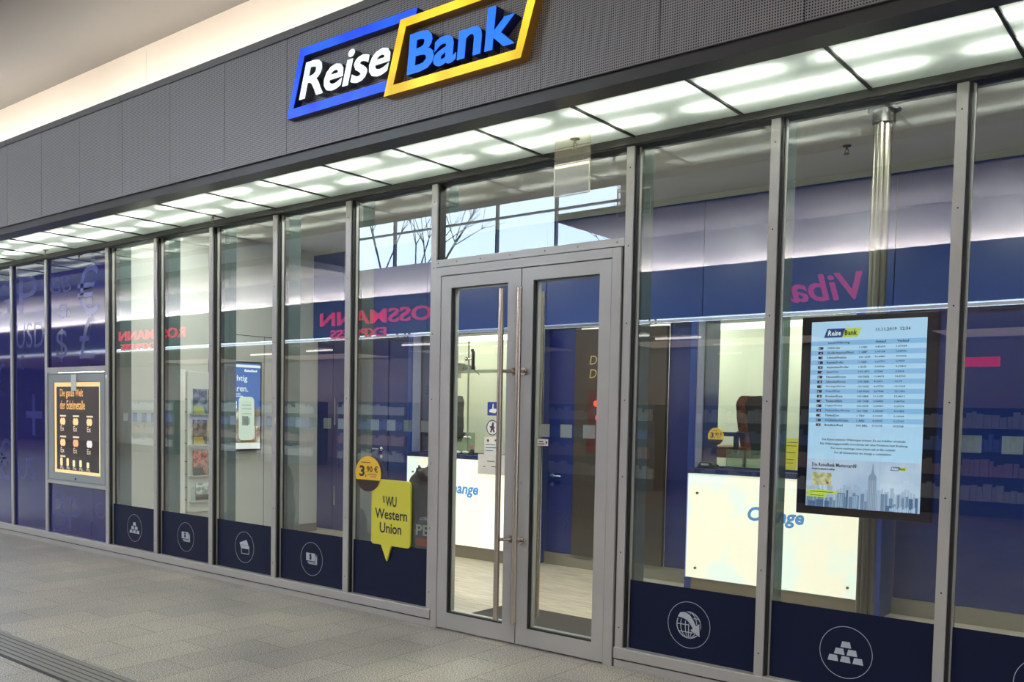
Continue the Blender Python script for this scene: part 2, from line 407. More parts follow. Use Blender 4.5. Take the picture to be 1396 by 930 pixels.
rail(20, -13.6, -4.384); rail(21, -2.868, 2.5)
t = thing('trim_22', 'dark head rail between facade glass and soffit', 'trim', kind='structure'); del t['category']
bx('head_rail', (-13.6, -.012, 3.085), (2.5, .12, 3.127), mat('head rail metal', (.10, .098, .09), .4, .5), t)
bx('shadow_joint', (-13.6, -.004, 3.072), (2.5, .12, 3.085), BLACK, t)

# ---- glazed bays
def squares(par, xs, y=.05):
    for x in xs: bx('frosted_square', (x, y, 1.362), (x+.088, y+.0012, 1.444), FROST, par)
def ring(bm, f, r, wd=.0028): prism(bm, circ(0, 0, r, 56), f, 0, .0008, circ(0, 0, r-wd, 56))
def icon(kind, cx, cz, y, par):
    f = fmap('-y', (cx, y, cz))
    bm = bm_new(); ring(bm, f, .134); obj('icon_ring', bm, ICON, par)
    bm = bm_new(); T = .0008
    if kind == 'bars':
        def bar(u, v, s=.027):
            prism(bm, [(u-s, v), (u+s, v), (u+s*.72, v+.031), (u-s*.72, v+.031)], f, 0, T)
        for u in (-.063, 0, .063): bar(u, -.052)
        for u in (-.032, .032): bar(u, -.014)
        bar(0, .024)
        for s in (): pass
    elif kind == 'notes':
        prism(bm, [(-.066, -.016), (.043, -.016), (.043, .046), (-.066, .046)], f, 0, T,
              [(-.021, -.008), (-.003, -.008), (-.003, .038), (-.021, .038)])
        for k in (1, 2):
            d = .011*k
            prism(bm, [(-.066+d*1.6, -.016-d), (.043+d, -.016-d), (.043+d, .046-d*.5), (.046+d, .046-d*.5), (.046+d, -.020-d), (-.066+d*1.6, -.020-d)], f, 0, T)
            prism(bm, [(.043+d-.006, -.016-d), (.043+d, -.016-d), (.043+d, .04-d), (.043+d-.006, .04-d)], f, 0, T)
            prism(bm, [(-.06+d, -.012-d-.006), (.043+d, -.012-d-.006), (.043+d, -.012-d), (-.06+d, -.012-d)], f, 0, T)
    elif kind == 'cards':
        prism(bm, rrect(-.045, -.058, .068, .018, .008, 3), f, 0, T, rrect(-.039, -.052, .062, -.012, .004, 3))
        prism(bm, [(-.05, -.01), (-.068, .035), (.03, .066), (.052, .030), (.052, .020), (-.045, .020)], f, 0, T)
    elif kind == 'globe':
        r = .078
        prism(bm, circ(0, 0, r, 48), f, 0, T, circ(0, 0, r-.006, 48))
        for e in (.3, .68): prism(bm, circ(0, 0, r*e, 40, rz=r-.002), f, 0, T, circ(0, 0, r*e-.0045, 40, rz=r-.006))
        prism(bm, [(-.0025, -r), (.0025, -r), (.0025, r), (-.0025, r)], f, 0, T)
        for v in (-.042, 0, .042):
            q = math.sqrt(r*r-v*v); prism(bm, [(-q, v-.0025), (q, v-.0025), (q, v+.0025), (-q, v+.0025)], f, 0, T)
    obj('icon', bm, ICON, par)
    if kind == 'notes':
        text('dollar_sign', '$', '-y', (cx-.012, y-.0008, cz-.008), ICON if False else FILM, par, h=.05, d1=.0006, bold=.02, align='C')
    if kind == 'globe':
        bm = bm_new()
        prism(bm, [(.006, -.030), (.078, -.066), (.072, .028)], f, .0006, .0010); prism(bm, [(-.074, .032), (-.058, .072), (-.025, .079), (.010, .066), (.038, .032), (.054, -.004), (.020, -.020), (.000, .006), (-.014, .020), (-.035, .028)], f, .0006, .0010)
        obj('arrow_outline', bm, FILM, par); bm = bm_new()
        prism(bm, [(-.070, .040), (-.055, .066), (-.025, .072), (.005, .060), (.030, .030), (.048, -.004), (.026, -.014), (.006, .012), (-.012, .028), (-.035, .036)], f, .0008, .0024)
        prism(bm, [(.012, -.028), (.070, -.058), (.066, .016)], f, .0008, .0024)
        obj('arrow', bm, ICON, par)
bays = [(5, -8.835, -7.998, 'bars', 1), (6, -7.943, -7.101, 'notes', 0), (7, -7.046, -6.205, 'cards', 1), (8, -6.150, -5.321, 'notes', 1),
        (9, -5.263, -4.434, None, 1), (10, -2.818, -1.990, 'globe', 0), (11, -1.939, -1.0925, 'bars', 0), (12, -1.041, -.2, 'cards', 1), (13, -.148, .69, 'notes', 1), (14, .742, 1.58, 'bars', 1)]
for n_, x0, x1, ic, sq in bays:
    wdw = thing('window_%d' % n_, 'tall clear facade glass bay with navy film along its foot', 'window', kind='structure'); del wdw['category']
    bx('glass_pane', (x0-.002, .040, ZS-.005), (x1+.004, .052, ZH+.01), GLASS, wdw)
    pf = bx('privacy_film', (x0+.001, .0368, ZS), (x1+.003, .0393, .53), FILM, wdw)
    if ic: icon(ic, (x0+x1)/2, .318, .0365, pf)
    if sq:
        off = .18 if n_ != 12 else .02
        squares(wdw, [x0+off+j*.1725 for j in range(4)], .0534)
    bx('glass_fin', (x0-.028, .121, .12), (x0-.010, .245 if n_ < 12 else .22, 3.40), FIN, wdw)
# transom light above the doors
wdw = thing('window_15', 'clear glass transom above the double doors', 'window', kind='structure'); del wdw['category']
bx('glass_pane', (-4.383, .040, 2.555), (-2.868, .052, ZH+.01), GLASS, wdw)
bx('glazing_bead', (-4.375, .012, 2.55), (-4.365, .045, ZH), BLACK, wdw)
bx('glass_fin', (-4.42, .121, 2.56), (-4.40, .235, 3.40), FIN, wdw)
# door frame
t = thing('trim_23', 'grey aluminium frame round the double doors', 'trim', kind='structure'); del t['category']
bx('left_post', (-4.380, -.016, 0), (-4.325, .08, 2.497), ALU, t, bev=.0015)
bx('right_post', (-2.947, -.016, 0), (-2.883, .08, 2.497), ALU, t, bev=.0015)
bx('gap_filler', (-2.884, 0, 0), (-2.868, .08, 2.497), ALUD, t)
bx('head', (-4.325, -.016, 2.440), (-2.947, .08, 2.497), ALU, t)
bx('transom', (-4.383, -.008, 2.503), (-2.869, .10, 2.552), ALU, t, bev=.0015)
bx('transom_joint', (-4.383, -.002, 2.496), (-2.869, .07, 2.504), BLACK, t)
for x in (-4.36, -4.19, -3.98, -3.73, -3.45, -3.2, -2.92, ):
    bm = bm_new(); cyl(bm, (x, -.0095, 2.528), (x, -.007, 2.528), .0042, 10); obj('screw', bm, SCREW, t)

def leaf(nm, x0, x1, gx0, gx1, hx, rx, lab):
    d = thing(nm, lab, 'door', kind='structure'); del d['category']
    bm = bm_new(); y0, y1, zb, zt, gz0, gz1 = -.012, .055, .010, 2.434, .120, 2.353
    f = fmap('-y', (0, 0, 0))
    prism(bm, [(x0, zb), (x1, zb), (x1, zt), (x0, zt)], f, -y1, -y0, [(gx0, gz0), (gx1, gz0), (gx1, gz1), (gx0, gz1)])
    obj('frame', bm, ALU, d)
    bm = bm_new(); prism(bm, [(gx0, gz0), (gx1, gz0), (gx1, gz1), (gx0, gz1)], f, -.05, .006, [(gx0+.009, gz0+.009), (gx1-.004, gz0+.009), (gx1-.004, gz1-.006), (gx0+.009, gz1-.006)])
    obj('gasket', bm, BLACK, d)
    bm = bm_new(); prism(bm, [(gx0+.009, gz0+.009), (gx1-.004, gz0+.009), (gx1-.004, gz1-.006), (gx0+.009, gz1-.006)], f, -.05, -.018, [(gx0+.018, gz0+.014), (gx1-.006, gz0+.014), (gx1-.006, gz1-.008), (gx0+.018, gz1-.008)])
    obj('glazing_bead', bm, mat('pale bead', (.5, .52, .48), .35, .4), d)
    bx('glass_pane', (gx0+.01, .020, gz0+.01), (gx1-.005, .030, gz1-.008), DGLASS, d)
    for s, yy in ((-1, -.10), (1, .145)):
        h = thing('pull_handle', None, None); h.parent = d
        bm = bm_new(); cyl(bm, (hx, yy, .165), (hx, yy, 2.300), .0185, 24); obj('bar', bm, STEEL, h, smooth='a')
        for z in (.69, 1.776):
            e = (rx, -.012 if s < 0 else .055, z)
            bm = bm_new(); cyl(bm, (hx, yy, z), e, .011, 16); obj('standoff', bm, STEEL, h, smooth='a')
            bm = bm_new(); cyl(bm, e, (rx, e[1]+s*.012, z), .024, 20); obj('rosette', bm, STEEL, h, smooth='a')
    return d
dl = leaf('door_1', -4.322, -3.630, -4.232, -3.737, -3.718, -3.672, 'left leaf of the glazed double door')
drr = leaf('door_2', -3.622, -2.950, -3.531, -3.033, -3.572, -3.590, 'right leaf of the glazed double door')
bx('meeting_gap', (-3.630, .0, .012), (-3.622, .04, 2.43), BLACK, dl)
squares(drr, (-3.500, -3.328, -3.157), .0305)
bm = bm_new(); box(bm, (-3.497, .0185, 1.305), (-3.413, .0195, 1.348)); pl = obj('push_label', bm, PAPER, drr)
bm = bm_new(); box(bm, (-3.484, .0175, 1.328), (-3.450, .0184, 1.335)); box(bm, (-3.490, .0175, 1.314), (-3.440, .0184, 1.320)); box(bm, (-3.430, .0175, 1.318), (-3.42, .0184, 1.335)); obj('print', bm, INK, pl)
bm = bm_new(); cyl(bm, (-3.60, -.016, 1.30-.0), (-3.60, -.012, 1.30), .011, 16); 
bm.free()
bm = bm_new(); cyl(bm, (-3.604, -.018, 1.06), (-3.604, -.011, 1.06), .012, 16); obj('lock_cylinder', bm, CHROME, drr, smooth='a')

# ---- printed blue bays with currency letters, and the poster bay
def blue_bay(n_, x0, x1, z0, z1, letters):
    wdw = thing('window_%d' % n_, 'blue printed glass bay with pale currency lettering', 'window', kind='structure'); del wdw['category']
    bx('printed_panel', (x0, .022, z0), (x1, .034, z1), BPAN, wdw)
    for s, x, z, wd, h, m_ in letters:
        text('lettering', s, '-y', (x, .0218, z), m_, wdw, w=wd, h=h, d1=.0004)
L2 = mat('faint blue print', (.018, .02, .145), .1); L3 = mat('strong pale blue print', (.08, .10, .32), .1)
blue_bay(1, -13.27, -12.45, ZS, ZH, [('EUR', -13.15, 1.9, .6, .3, L2)])
blue_bay(2, -12.39, -11.65, ZS, ZH, [('$', -12.2, 1.2, .4, .6, L2)])
blue_bay(3, -11.59, -11.04, ZS, ZH, [('G', -11.5, 2.50, .40, .44, L2), ('€', -11.42, .62, .30, .50, LET), ('£', -11.5, 1.6, .28, .4, L2)])
blue_bay(4, -10.985, -10.197, ZS, ZH, [('P', -10.86, 2.52, .45, .42, LET), ('USD', -10.94, 2.14, .68, .29, LET), ('C', -10.86, 1.90, .12, .16, L2),
      ('+', -10.72, 1.05, .40, .46, LET), ('US', -10.94, .66, .48, .25, LET)])
blue_bay(16, -10.142, -8.895, 1.905, ZH, [('GB', -10.12, 2.70, .48, .17, L2), ('€', -9.52, 2.45, .44, .50, L3), ('Ch', -9.93, 2.43, .26, .15, LET), ('£', -9.47, 1.99, .32, .44, LET), ('$', -9.98, 1.96, .24, .36, L2)])
blue_bay(17, -10.142, -8.895, ZS, .665, [('BP', -10.10, .15, .66, .40, L2), ('€', -9.18, .36, .2, .17, LET), ('C', -9.28, .14, .14, .18, L2)])
t = thing('trim_24', 'grey rails above and below the poster cabinet', 'trim', kind='structure'); del t['category']
bx('rail', (-10.142, -.004, 1.855), (-8.895, .03, 1.910), ALU, t); bx('rail', (-10.142, -.004, .662), (-8.895, .03, .69), ALU, t)
for i, (a, b_) in enumerate(((-13.27, -12.45), (-12.39, -11.65), (-11.59, -11.04), (-10.985, -10.197))): pass

# ================================================================== SIGN
sg = thing('illuminated_sign', 'large illuminated blue and yellow framed bank sign on the perforated fascia', 'sign')
fs = fmap('-y', (0, -.81, 0))
def faced(name, build, m_face, m_side, d1=.14, d0=.0):
    bm = bm_new(); build(bm, d0, d1-.004); p = obj(name, bm, m_side, sg)
    bm = bm_new(); build(bm, d1-.004, d1); obj('face', bm, m_face, p)
    return p
bo = [(-4.912, 3.379), (-4.002, 3.379), (-3.989, 3.433), (-4.850, 3.435), (-4.741, 3.746), (-3.763, 3.741), (-3.747, 3.792), (-4.779, 3.795)]
def bframe(bm, a, b):
    # split in convex strips so the outline stays clean
    prism(bm, bo, fs, a, b)
faced('blue_frame', bframe, SBLUE, NAVYS, .058)
faced('yellow_frame', lambda bm, a, b: prism(bm, [(-4.001, 3.342), (-2.987, 3.342), (-2.855, 3.749), (-3.870, 3.749)], fs, a, b,
      [(-3.927, 3.394), (-3.021, 3.389), (-2.923, 3.703), (-3.828, 3.703)]), SYEL, AMBS, .067)
def word(nm, s, u0, u1, z0, h, mf, ms, shear, d1, bold, sp=1.0):
    bm = bm_new(); text_bm(bm, s, fmap('-y', (u0, -.81, z0)), w=u1-u0, h=h, d0=.0, d1=d1-.003, shear=shear, bold=bold, spacing=sp); p = obj(nm, bm, ms, sg)
    bm = bm_new(); text_bm(bm, s, fmap('-y', (u0, -.81, z0)), w=u1-u0, h=h, d0=d1-.003, d1=d1, shear=shear, bold=bold, spacing=sp); obj('face', bm, mf, p)
word('lettering', 'Reise', -4.785, -3.957, 3.474, 0.222, SWHT, mat('grey letter side', (.12, .12, .13), .4), .24, .062, .020, .97)
word('lettering', 'Bank', -3.814, -3.031, 3.423, 0.224, SBL2, NAVYS, .08, .066, .024)

# ================================================================== BANK INTERIOR
bm = bm_new(); box(bm, (-9.12, .1, 0), (-9.0, 5, 3.46)); struct('wall_left', bm, WHITE, 'white side wall inside the bank')
bm = bm_new(); box(bm, (-9.12, .12, 3.45), (2.6, 5, 3.55)); struct('ceiling_bank', bm, CEILB, 'grey ceiling inside the bank')
bm = bm_new(); box(bm, (-9.12, 4.4, 0), (2.6, 4.5, 3.5)); struct('wall_booth_back', bm, WHITEP, 'white back wall behind the counters')
bm = bm_new(); box(bm, (2.5, .1, 0), (2.6, 5, 3.5)); struct('wall_right_bank', bm, WALLB, 'blue right wall inside the bank')
bm = bm_new(); box(bm, (-9.0, 2.95, 2.70), (2.5, 4.4, 2.75)); struct('ceiling_booth', bm, WHITEP, 'low white ceiling over the counters')
bm = bm_new(); 
for x in (-8.0, -5.35, -1.95): box(bm, (x, 2.86, 0), (x+.06, 4.4, 2.7))
struct('wall_booth_divider', bm, WHITEP, 'white partitions between the booths')
wb = thing('wall_back', 'royal blue panelled back wall of the bank', 'wall', kind='structure'); del wb['category']
jx = [-9.0, -8.45, -7.06, -5.43, -3.727, -2.118, -.5, 1.0, 2.5]
for a, b_ in zip(jx[:-1], jx[1:]): bx('upper_panel', (a+.004, 2.70, 2.383), (b_-.004, 2.84, 3.400), WALLB, wb)
bx('upper_backing', (-9, 2.712, 2.36), (2.5, 2.85, 3.45), BLACK, wb)
bx('cove_strip', (-9, 2.704, 3.404), (2.5, 2.86, 3.45), WHITE, wb)
for a, b_ in ((-7.735, -7.09), (-5.44, -5.10), (-4.09, -3.70), (-2.06, -.5), (-.5, 1.0), (1.0, 2.5)): bx('lower_panel', (a+.002, 2.79, .12), (b_-.002, 2.85, 2.375), WALLBD, wb)
for a, b_ in ((-7.735, -7.09), (-5.44, -3.70), (-2.06, 2.5)): bx('skirting', (a, 2.765, 0), (b_, 2.80, .125), BRONZE, wb)
bm = bm_new(); box(bm, (-9.0, .25, 0), (-8.975, 2.76, .10)); struct('baseboard_left', bm, BRONZE, 'bronze skirting along the white wall')
# panel seams on the white wall and the conduit
t = thing('wall_conduit', 'thin grey vertical conduit on the white side wall above the small screen', 'conduit')
bm = bm_new(); cyl(bm, (-8.985, 1.50, 2.08), (-8.985, 1.50, 3.24), .012, 12); obj('pipe', bm, mat('conduit grey', (.35, .34, .31), .5), t, smooth='a')
bm = bm_new(); cyl(bm, (-8.985, 1.50, 2.36), (-8.985, 1.50, 2.41), .018, 12); obj('clamp', bm, STEEL, t)
SEAM = mat('dark seam', (.10, .10, .09), .8)
bm = bm_new(); box(bm, (-9.0, 1.56, 2.346), (-8.998, 2.45, 2.354)); box(bm, (-9.0, 1.975, .1), (-8.998, 1.981, 2.35)); o = struct('trim_25', bm, SEAM, 'thin seams between the white wall panels')
# doors in the blue wall
def lever(par, x, y, z, s):
    h = thing('door_handle', None, None); h.parent = par
    bm = bm_new(); cyl(bm, (x, y, z), (x, y-.012, z), .026, 20); obj('rosette', bm, CHROME, h, smooth='a')
    bm = bm_new(); cyl(bm, (x, y-.01, z), (x, y-.055, z), .009, 12); cyl(bm, (x, y-.052, z), (x+s*.12, y-.052, z), .010, 12); ball(bm, (x+s*.12, y-.052, z), .010); obj('lever', bm, CHROME, h, smooth='a')
    bm = bm_new(); cyl(bm, (x, y, z-.09), (x, y-.010, z-.09), .022, 20); obj('keyhole_rosette', bm, CHROME, h, smooth='a')
BD = mat('blue door lacquer', (.006, .016, .12), .25)
d = thing('door_3', 'blue double cupboard door beside the white wall', 'door', kind='structure'); del d['category']
for a, b_ in ((-8.99, -8.705), (-8.695, -8.42)): bx('leaf', (a, 2.77, .04), (b_, 2.83, 2.372), BD, d)
for z in (.35, 1.33): bm = bm_new(); cyl(bm, (-8.615, 2.735, z), (-8.615, 2.735, z+.33 if z > 1 else z+.24), .010, 12); cyl(bm, (-8.615, 2.735, z+.04), (-8.615, 2.77, z+.04), .007, 8); cyl(bm, (-8.615, 2.735, z+.2), (-8.615, 2.77, z+.2), .007, 8); obj('pull_bar', bm, CHROME, d, smooth='a')
d = thing('door_4', 'plain blue door with a chrome lever handle', 'door', kind='structure'); del d['category']
bx('leaf', (-8.41, 2.775, .015), (-7.742, 2.83, 2.372), BD, d); lever(d, -7.83, 2.775, 1.07, -1)
d = thing('door_5', 'blue door right of the left counter with a chrome lever', 'door', kind='structure'); del d['category']
bx('leaf', (-5.395, 2.76, .13), (-5.105, 2.789, 2.372), BD, d); lever(d, -5.345, 2.76, .90, 1)

# dark brown advertising panel
ap = thing('advertising_panel', 'tall dark brown glossy advertising panel between the two counters', 'panel')
bx('board', (-5.095, 2.742, .128), (-4.090, 2.789, 2.335), BROWN, ap)
text('lettering', 'DIE', '-y', (-4.925, 2.741, 1.995), GOLD, ap, h=.085, d1=.001, shear=.15)
text('lettering', 'DER', '-y', (-4.925, 2.741, 1.865), GOLD, ap, h=.085, d1=.001, shear=.15)
pc = bx('picture', (-4.935, 2.736, 1.15), (-4.45, 2.741, 1.74), mat('dark red picture', (.06, .008, .005), .3), ap)
CND = emis('glowing red print', (.9, .10, .04), .8)
bm = bm_new()
for i in range(9): prism(bm, circ(-4.84+.045*(i % 3)+.02*(i//3), 1.62-.045*i, .022 if i else .028, 16, rz=.03), fmap('-y', (0, 2.736, 0)), 0, .001)
obj('candle_glow', bm, CND, pc)

# ---- exchange counters
def counter(cx, lab):
    """cx = left edge of the block; block 1.62 wide"""
    c = thing('exchange_counter', lab, 'counter', 'exchange counters in the blue wall', loc=(cx, 2.45, 0))
    c.location = (0, 0, 0)
    L, Rr = cx, cx+1.63
    WR = cx+1.42     # right edge of the window opening
    bm = bm_new()
    box(bm, (L, 2.45, 0), (L+.055, 2.90, 2.36)); box(bm, (WR, 2.47, .13), (Rr, 2.90, 2.36)) ; box(bm, (L+.055, 2.48, 0.12), (WR, 2.90, 1.00))
    box(bm, (L+.055, 2.48, 2.345), (WR, 2.90, 2.36)); box(bm, (WR-.04, 2.475, 1.0), (WR, 2.90, 2.345)); box(bm, (WR, 2.50, 0), (Rr, 2.9, .13))
    obj('body', bm, WALLB, c)
    bx('counter_top', (L+.01, 2.43, 1.030), (cx+1.55, 2.98, 1.072), mat('navy laminate', (.012, .02, .10), .3), c, bev=.003)
    bx('kick_plate', (L+.055, 2.462, 0), (cx+1.50, 2.50, .119), mat('bronze kick plate', (.22, .18, .13), .3, .4), c)
    lp = bx('light_panel', (cx+.015, 2.445, .130), (cx+1.483, 2.478, 1.026), MAPP, c)
    bx('panel_edge', (cx+.006, 2.447, .125), (cx+.015, 2.478, 1.026), mat('lavender edge', (.3, .35, .7), .4, 0, (.3, .38, .8), .5), c)
    for x, z in ((cx+.105, .86), (cx+.105, .215), (cx+1.40, .86), (cx+1.40, .215)):
        bm = bm_new(); cyl(bm, (x, 2.445, z), (x, 2.434, z), .011, 16); obj('stud', bm, STUDG, c, smooth='a')
    CH = emis('printed change lettering', (.07, .24, .52), .9)
    text('lettering', 'Change', '-y', (cx+.565, 2.4445, .632), CH, c, w=.475, h=.150, d1=.001, shear=.18, bold=.03)
    # teller window
    fr = mat('window frame dark blue', (.01, .015, .06), .35)
    f = fmap('-y', (0, 2.60, 0))
    bm = bm_new(); prism(bm, [(L+.055, 1.072), (WR-.04, 1.072), (WR-.04, 2.345), (L+.055, 2.345)], f, -.03, .012, [(L+.062, 1.090), (WR-.055, 1.090), (WR-.055, 2.337), (L+.062, 2.337)])
    obj('window_frame', bm, fr, c)
    bx('window_glass', (L+.063, 2.605, 1.091), (WR-.056, 2.612, 2.336), glass_mat('teller glass', 1.5, (.95, .98, .93)) if 'teller glass' not in MAT else MAT['teller glass'], c)
    bx('jamb', (L+.055, 2.47, 1.075), (L+.062, 2.60, 2.345), mat('lavender jamb', (.30, .32, .55), .35), c)
    return c
CR, CL = -3.698, -7.095
counter(CR, 'blue exchange counter with lit Change panel behind the large rate screen')
counter(CL, 'blue exchange counter with lit Change panel seen through the left door leaf')
# tube lights in the booths (double lines)
for cx, lab in ((CR, 'double fluorescent ceiling light in the right counter window'), (CL, 'double fluorescent ceiling light in the left counter window')):
    t = thing('tube_light', lab, 'light')
    bx('housing', (cx-.25, 3.06, 2.375), (cx+1.4, 3.48, 2.42), mat('white lacquer', (.8, .8, .78), .4), t)
    for y in (3.12, 3.42):
        bm = bm_new(); cyl(bm, (cx-.2, y, 2.352), (cx+1.35, y, 2.352), .014, 12); obj('tube', bm, TUBE, t, smooth='a')
    for x in (cx-.15, cx+1.3):
        bm = bm_new(); cyl(bm, (x, 3.27, 2.42), (x, 3.27, 2.70), .008, 8); obj('hanger', bm, STEEL, t)

# office chairs
def chair(x, y, lab, s=1.0, back_x=.0, leather=LEATHER):
    t = thing('office_chair', lab, 'chair', 'office chairs behind the counters')
    z = .78*s
    bm = bm_new(); box(bm, (x-.30, y-.25, z+.36), (x+.16, y+.25, z+.47), .03); obj('seat', bm, leather, t, smooth='a')
    # upright curved back, seen from the side
    prof = [(.03, .42), (.02, .60), (-.02, .76), (-.04, .90), (.0, .97), (.10, .97), (.13, .90), (.12, .76), (.16, .60), (.16, .42)]
    bm = bm_new(); prism(bm, [(px_-.02, v+z-.04) for px_, v in prof], fmap('-y', (x+.0, y-.23, 0)), -.46, 0)
    bmesh.ops.bevel(bm, geom=bm.edges[:], offset=.012, segments=2, affect='EDGES')
    obj('backrest', bm, leather, t, smooth='a')
    bm = bm_new(); prism(bm, [(px_+.095, v+z-.04) for px_, v in [(.03, .42), (.0, .60), (-.03, .76), (-.05, .90), (-.02, .96), (.10, .97), (.13, .90), (.12, .76), (.13, .60), (.10, .42)]], fmap('-y', (x+.0, y-.25, 0)), -.50, 0)
    obj('back_shell', bm, BLK, t)
    for sy in (-1, 1):
        bm = bm_new(); box(bm, (x-.26, y+sy*.27-.03, z+.56), (x+.06, y+sy*.27+.03, z+.60), .012); box(bm, (x-.04, y+sy*.27-.015, z+.38), (x+.0, y+sy*.27+.015, z+.57)); obj('armrest', bm, BLK, t)
    bm = bm_new(); cyl(bm, (x-.05, y, .14), (x-.05, y, z+.36), .03, 16); obj('gas_post', bm, CHROME, t, smooth='a')
    bm = bm_new()
    for k in range(5):
        a = k*2*PI/5; cyl(bm, (x-.05, y, .13), (x-.05+.28*math.cos(a), y+.28*math.sin(a), .08), .022, 10, .014); ball(bm, (x-.05+.28*math.cos(a), y+.28*math.sin(a), .035), .034, seg=12)
    obj('star_base', bm, BLK, t, smooth='a')
chair(-3.53, 3.36, 'brown leather office chair with black back shell behind the right counter window')
chair(-7.52, 3.36, 'brown leather office chair behind the left counter window', back_x=0)

# booth fittings: left window
PX = mat('pale green glass edge', (.45, .55, .42), .3)
t = thing('screen_post', 'slim vertical steel post with clamps in the left counter window', 'post')
bm = bm_new(); cyl(bm, (-6.325, 2.57, 1.072), (-6.325, 2.57, 2.26), .009, 12); obj('post', bm, mat('post steel', (.35, .35, .26), .3, .8), t, smooth='a')
for z in (1.25, 2.07): bm = bm_new(); cyl(bm, (-6.37, 2.57, z), (-6.28, 2.57, z), .012, 12); ball(bm, (-6.345, 2.555, z), .02); obj('clamp', bm, CHROME, t, smooth='a')
t = thing('desk_phone', 'dark handset hung on the post in the left counter window', 'phone')
bm = bm_new(); box(bm, (-6.27, 2.545, 1.96), (-6.245, 2.58, 2.15), .008); cyl(bm, (-6.258, 2.56, 2.14), (-6.266, 2.55, 2.17), .016, 12); obj('handset', bm, BLK, t, smooth='a')
bm = bm_new(); cyl(bm, (-6.26, 2.56, 1.97), (-6.16, 2.55, 1.905), .004, 8); obj('cord', bm, BLK, t)
t = thing('wall_shelf', 'long pale shelf across the left counter window', 'shelf')
bx('board', (-7.03, 2.95, 1.955), (-6.0, 3.15, 1.975), WHITEP, t); bx('rim', (-7.03, 2.945, 1.95), (-6.0, 2.953, 1.98), mat('grey rim', (.4, .4, .35), .4), t)
for x in (-6.95, -6.08): bx('bracket', (x, 2.97, 1.90), (x+.015, 3.14, 1.956), STEEL, t)
for i in range(4):
    o = bx('binder', (-6.98+.075*i, 2.97, 1.9755), (-6.93+.075*i, 3.12, 2.02+.014*((i*3) % 4)), mat('binder %d' % i, [(.25, .22, .14), (.12, .12, .1), (.4, .38, .3), (.2, .2, .2)][i], .5), None, bev=.003)
    tag(o, ['low khaki box at the left end of the shelf', 'small black box on the shelf, second from the left', 'pale box on the shelf, third from the left', 'dark grey box on the shelf beside the post'][i], 'box', 'small boxes on the shelf')
t = thing('notice_sign', 'blue square hand hygiene sign on the left counter glass', 'sign')
bx('plate', (-6.080, 2.596, 1.485), (-5.93, 2.600, 1.625), mat('sign blue', (.012, .03, .25), .4), t)
bm = bm_new(); f = fmap('-y', (-6.005, 2.596, 1.555)); prism(bm, [(-.05, -.035), (.03, -.045), (.05, -.02), (.04, .0), (.008, .0), (.008, .05), (-.006, .05), (-.012, .0), (-.045, -.01)], f, 0, .001); obj('symbol', bm, PAPER, t)
t = thing('round_sticker', 'round white prohibition sticker below the blue sign in the left counter window', 'sticker')
f = fmap('-y', (-6.010, 2.600, 1.360))
bm = bm_new(); prism(bm, circ(0, 0, .082, 40), f, 0, .003); obj('disc', bm, PAPER, t)
bm = bm_new(); prism(bm, circ(0, 0, .080, 40), f, .003, .004, circ(0, 0, .070, 40)); prism(bm, [(-.03, -.045), (-.012, -.05), (.0, -.02), (.015, -.05), (.032, -.042), (.02, -.01), (.04, .0), (.02, .012), (.018, .05), (.0, .06), (-.012, .02), (-.04, .01), (-.02, -.01)], f, .003, .004)
obj('symbol', bm, mat('dark purple ink', (.05, .01, .05), .5), t)
t = thing('info_card', 'white card with red and blue print standing in the left counter window', 'card')
bx('sheet', (-6.10, 2.578, 1.082), (-5.86, 2.584, 1.262), PAPER, t)
bm = bm_new(); f = fmap('-y', (-6.10, 2.578, 1.082)); prism(bm, circ(.05, .145, .016, 16), f, 0, .001); prism(bm, circ(.15, .148, .012, 16), f, 0, .001); obj('red_mark', bm, mat('dark red ink', (.25, .02, .02), .5), t)
bm = bm_new(); 
for z, wd in ((.10, .13), (.07, .16), (.04, .10)): box(bm, (-6.08, 2.576, 1.082+z), (-6.08+wd, 2.578, 1.082+z+.007))
obj('text_lines', bm, mat('blue ink', (.04, .12, .35), .5), t)
t = thing('paper_notice', 'white notice sheet taped to the front edge of the left counter', 'notice')
bx('sheet', (-6.050, 2.424, .890), (-5.700, 2.4265, 1.093), mat('notice paper', (.62, .57, .55), .6), t)
bm = bm_new()
for x, z, wd in ((-5.93, 1.02, .10), (-5.98, .965, .03), (-5.87, .967, .10)): box(bm, (x, 2.4225, z), (x+wd, 2.424, z+.008))
obj('text_lines', bm, INK, t)
t = thing('money_figurine', 'small dark pump bottle on the left counter', 'bottle')
bm = bm_new(); cyl(bm, (-6.20, 2.50, 1.0725), (-6.20, 2.50, 1.13), .028, 16, .022); obj('body', bm, BLK, t, smooth='a')
bm = bm_new(); cyl(bm, (-6.20, 2.50, 1.13), (-6.20, 2.50, 1.165), .008, 10); box(bm, (-6.225, 2.49, 1.16), (-6.19, 2.51, 1.172)); obj('pump', bm, mat('red cap', (.4, .05, .03), .4), t)
t.name = 'pump_bottle'
for i, (x, lab) in enumerate(((-6.40, 'crumpled pale tissue on the left counter beside the pump bottle'), (-6.29, 'second crumpled pale slip, nearer the pump bottle'))):
    bm = bm_new(); ball(bm, (x, 2.50, 1.094), .04, (1, .7, .36), 14)
    for v in bm.verts: v.co += Vector((random.uniform(-.006, .006), random.uniform(-.006, .006), random.uniform(-.003, .005)))
    tag(obj('crumpled_paper', bm, mat('tissue', (.62, .6, .5), .7)), lab, 'paper', 'crumpled papers on the left counter')
t = thing('glass_tray', 'clear glass block behind the left counter window', 'glass')
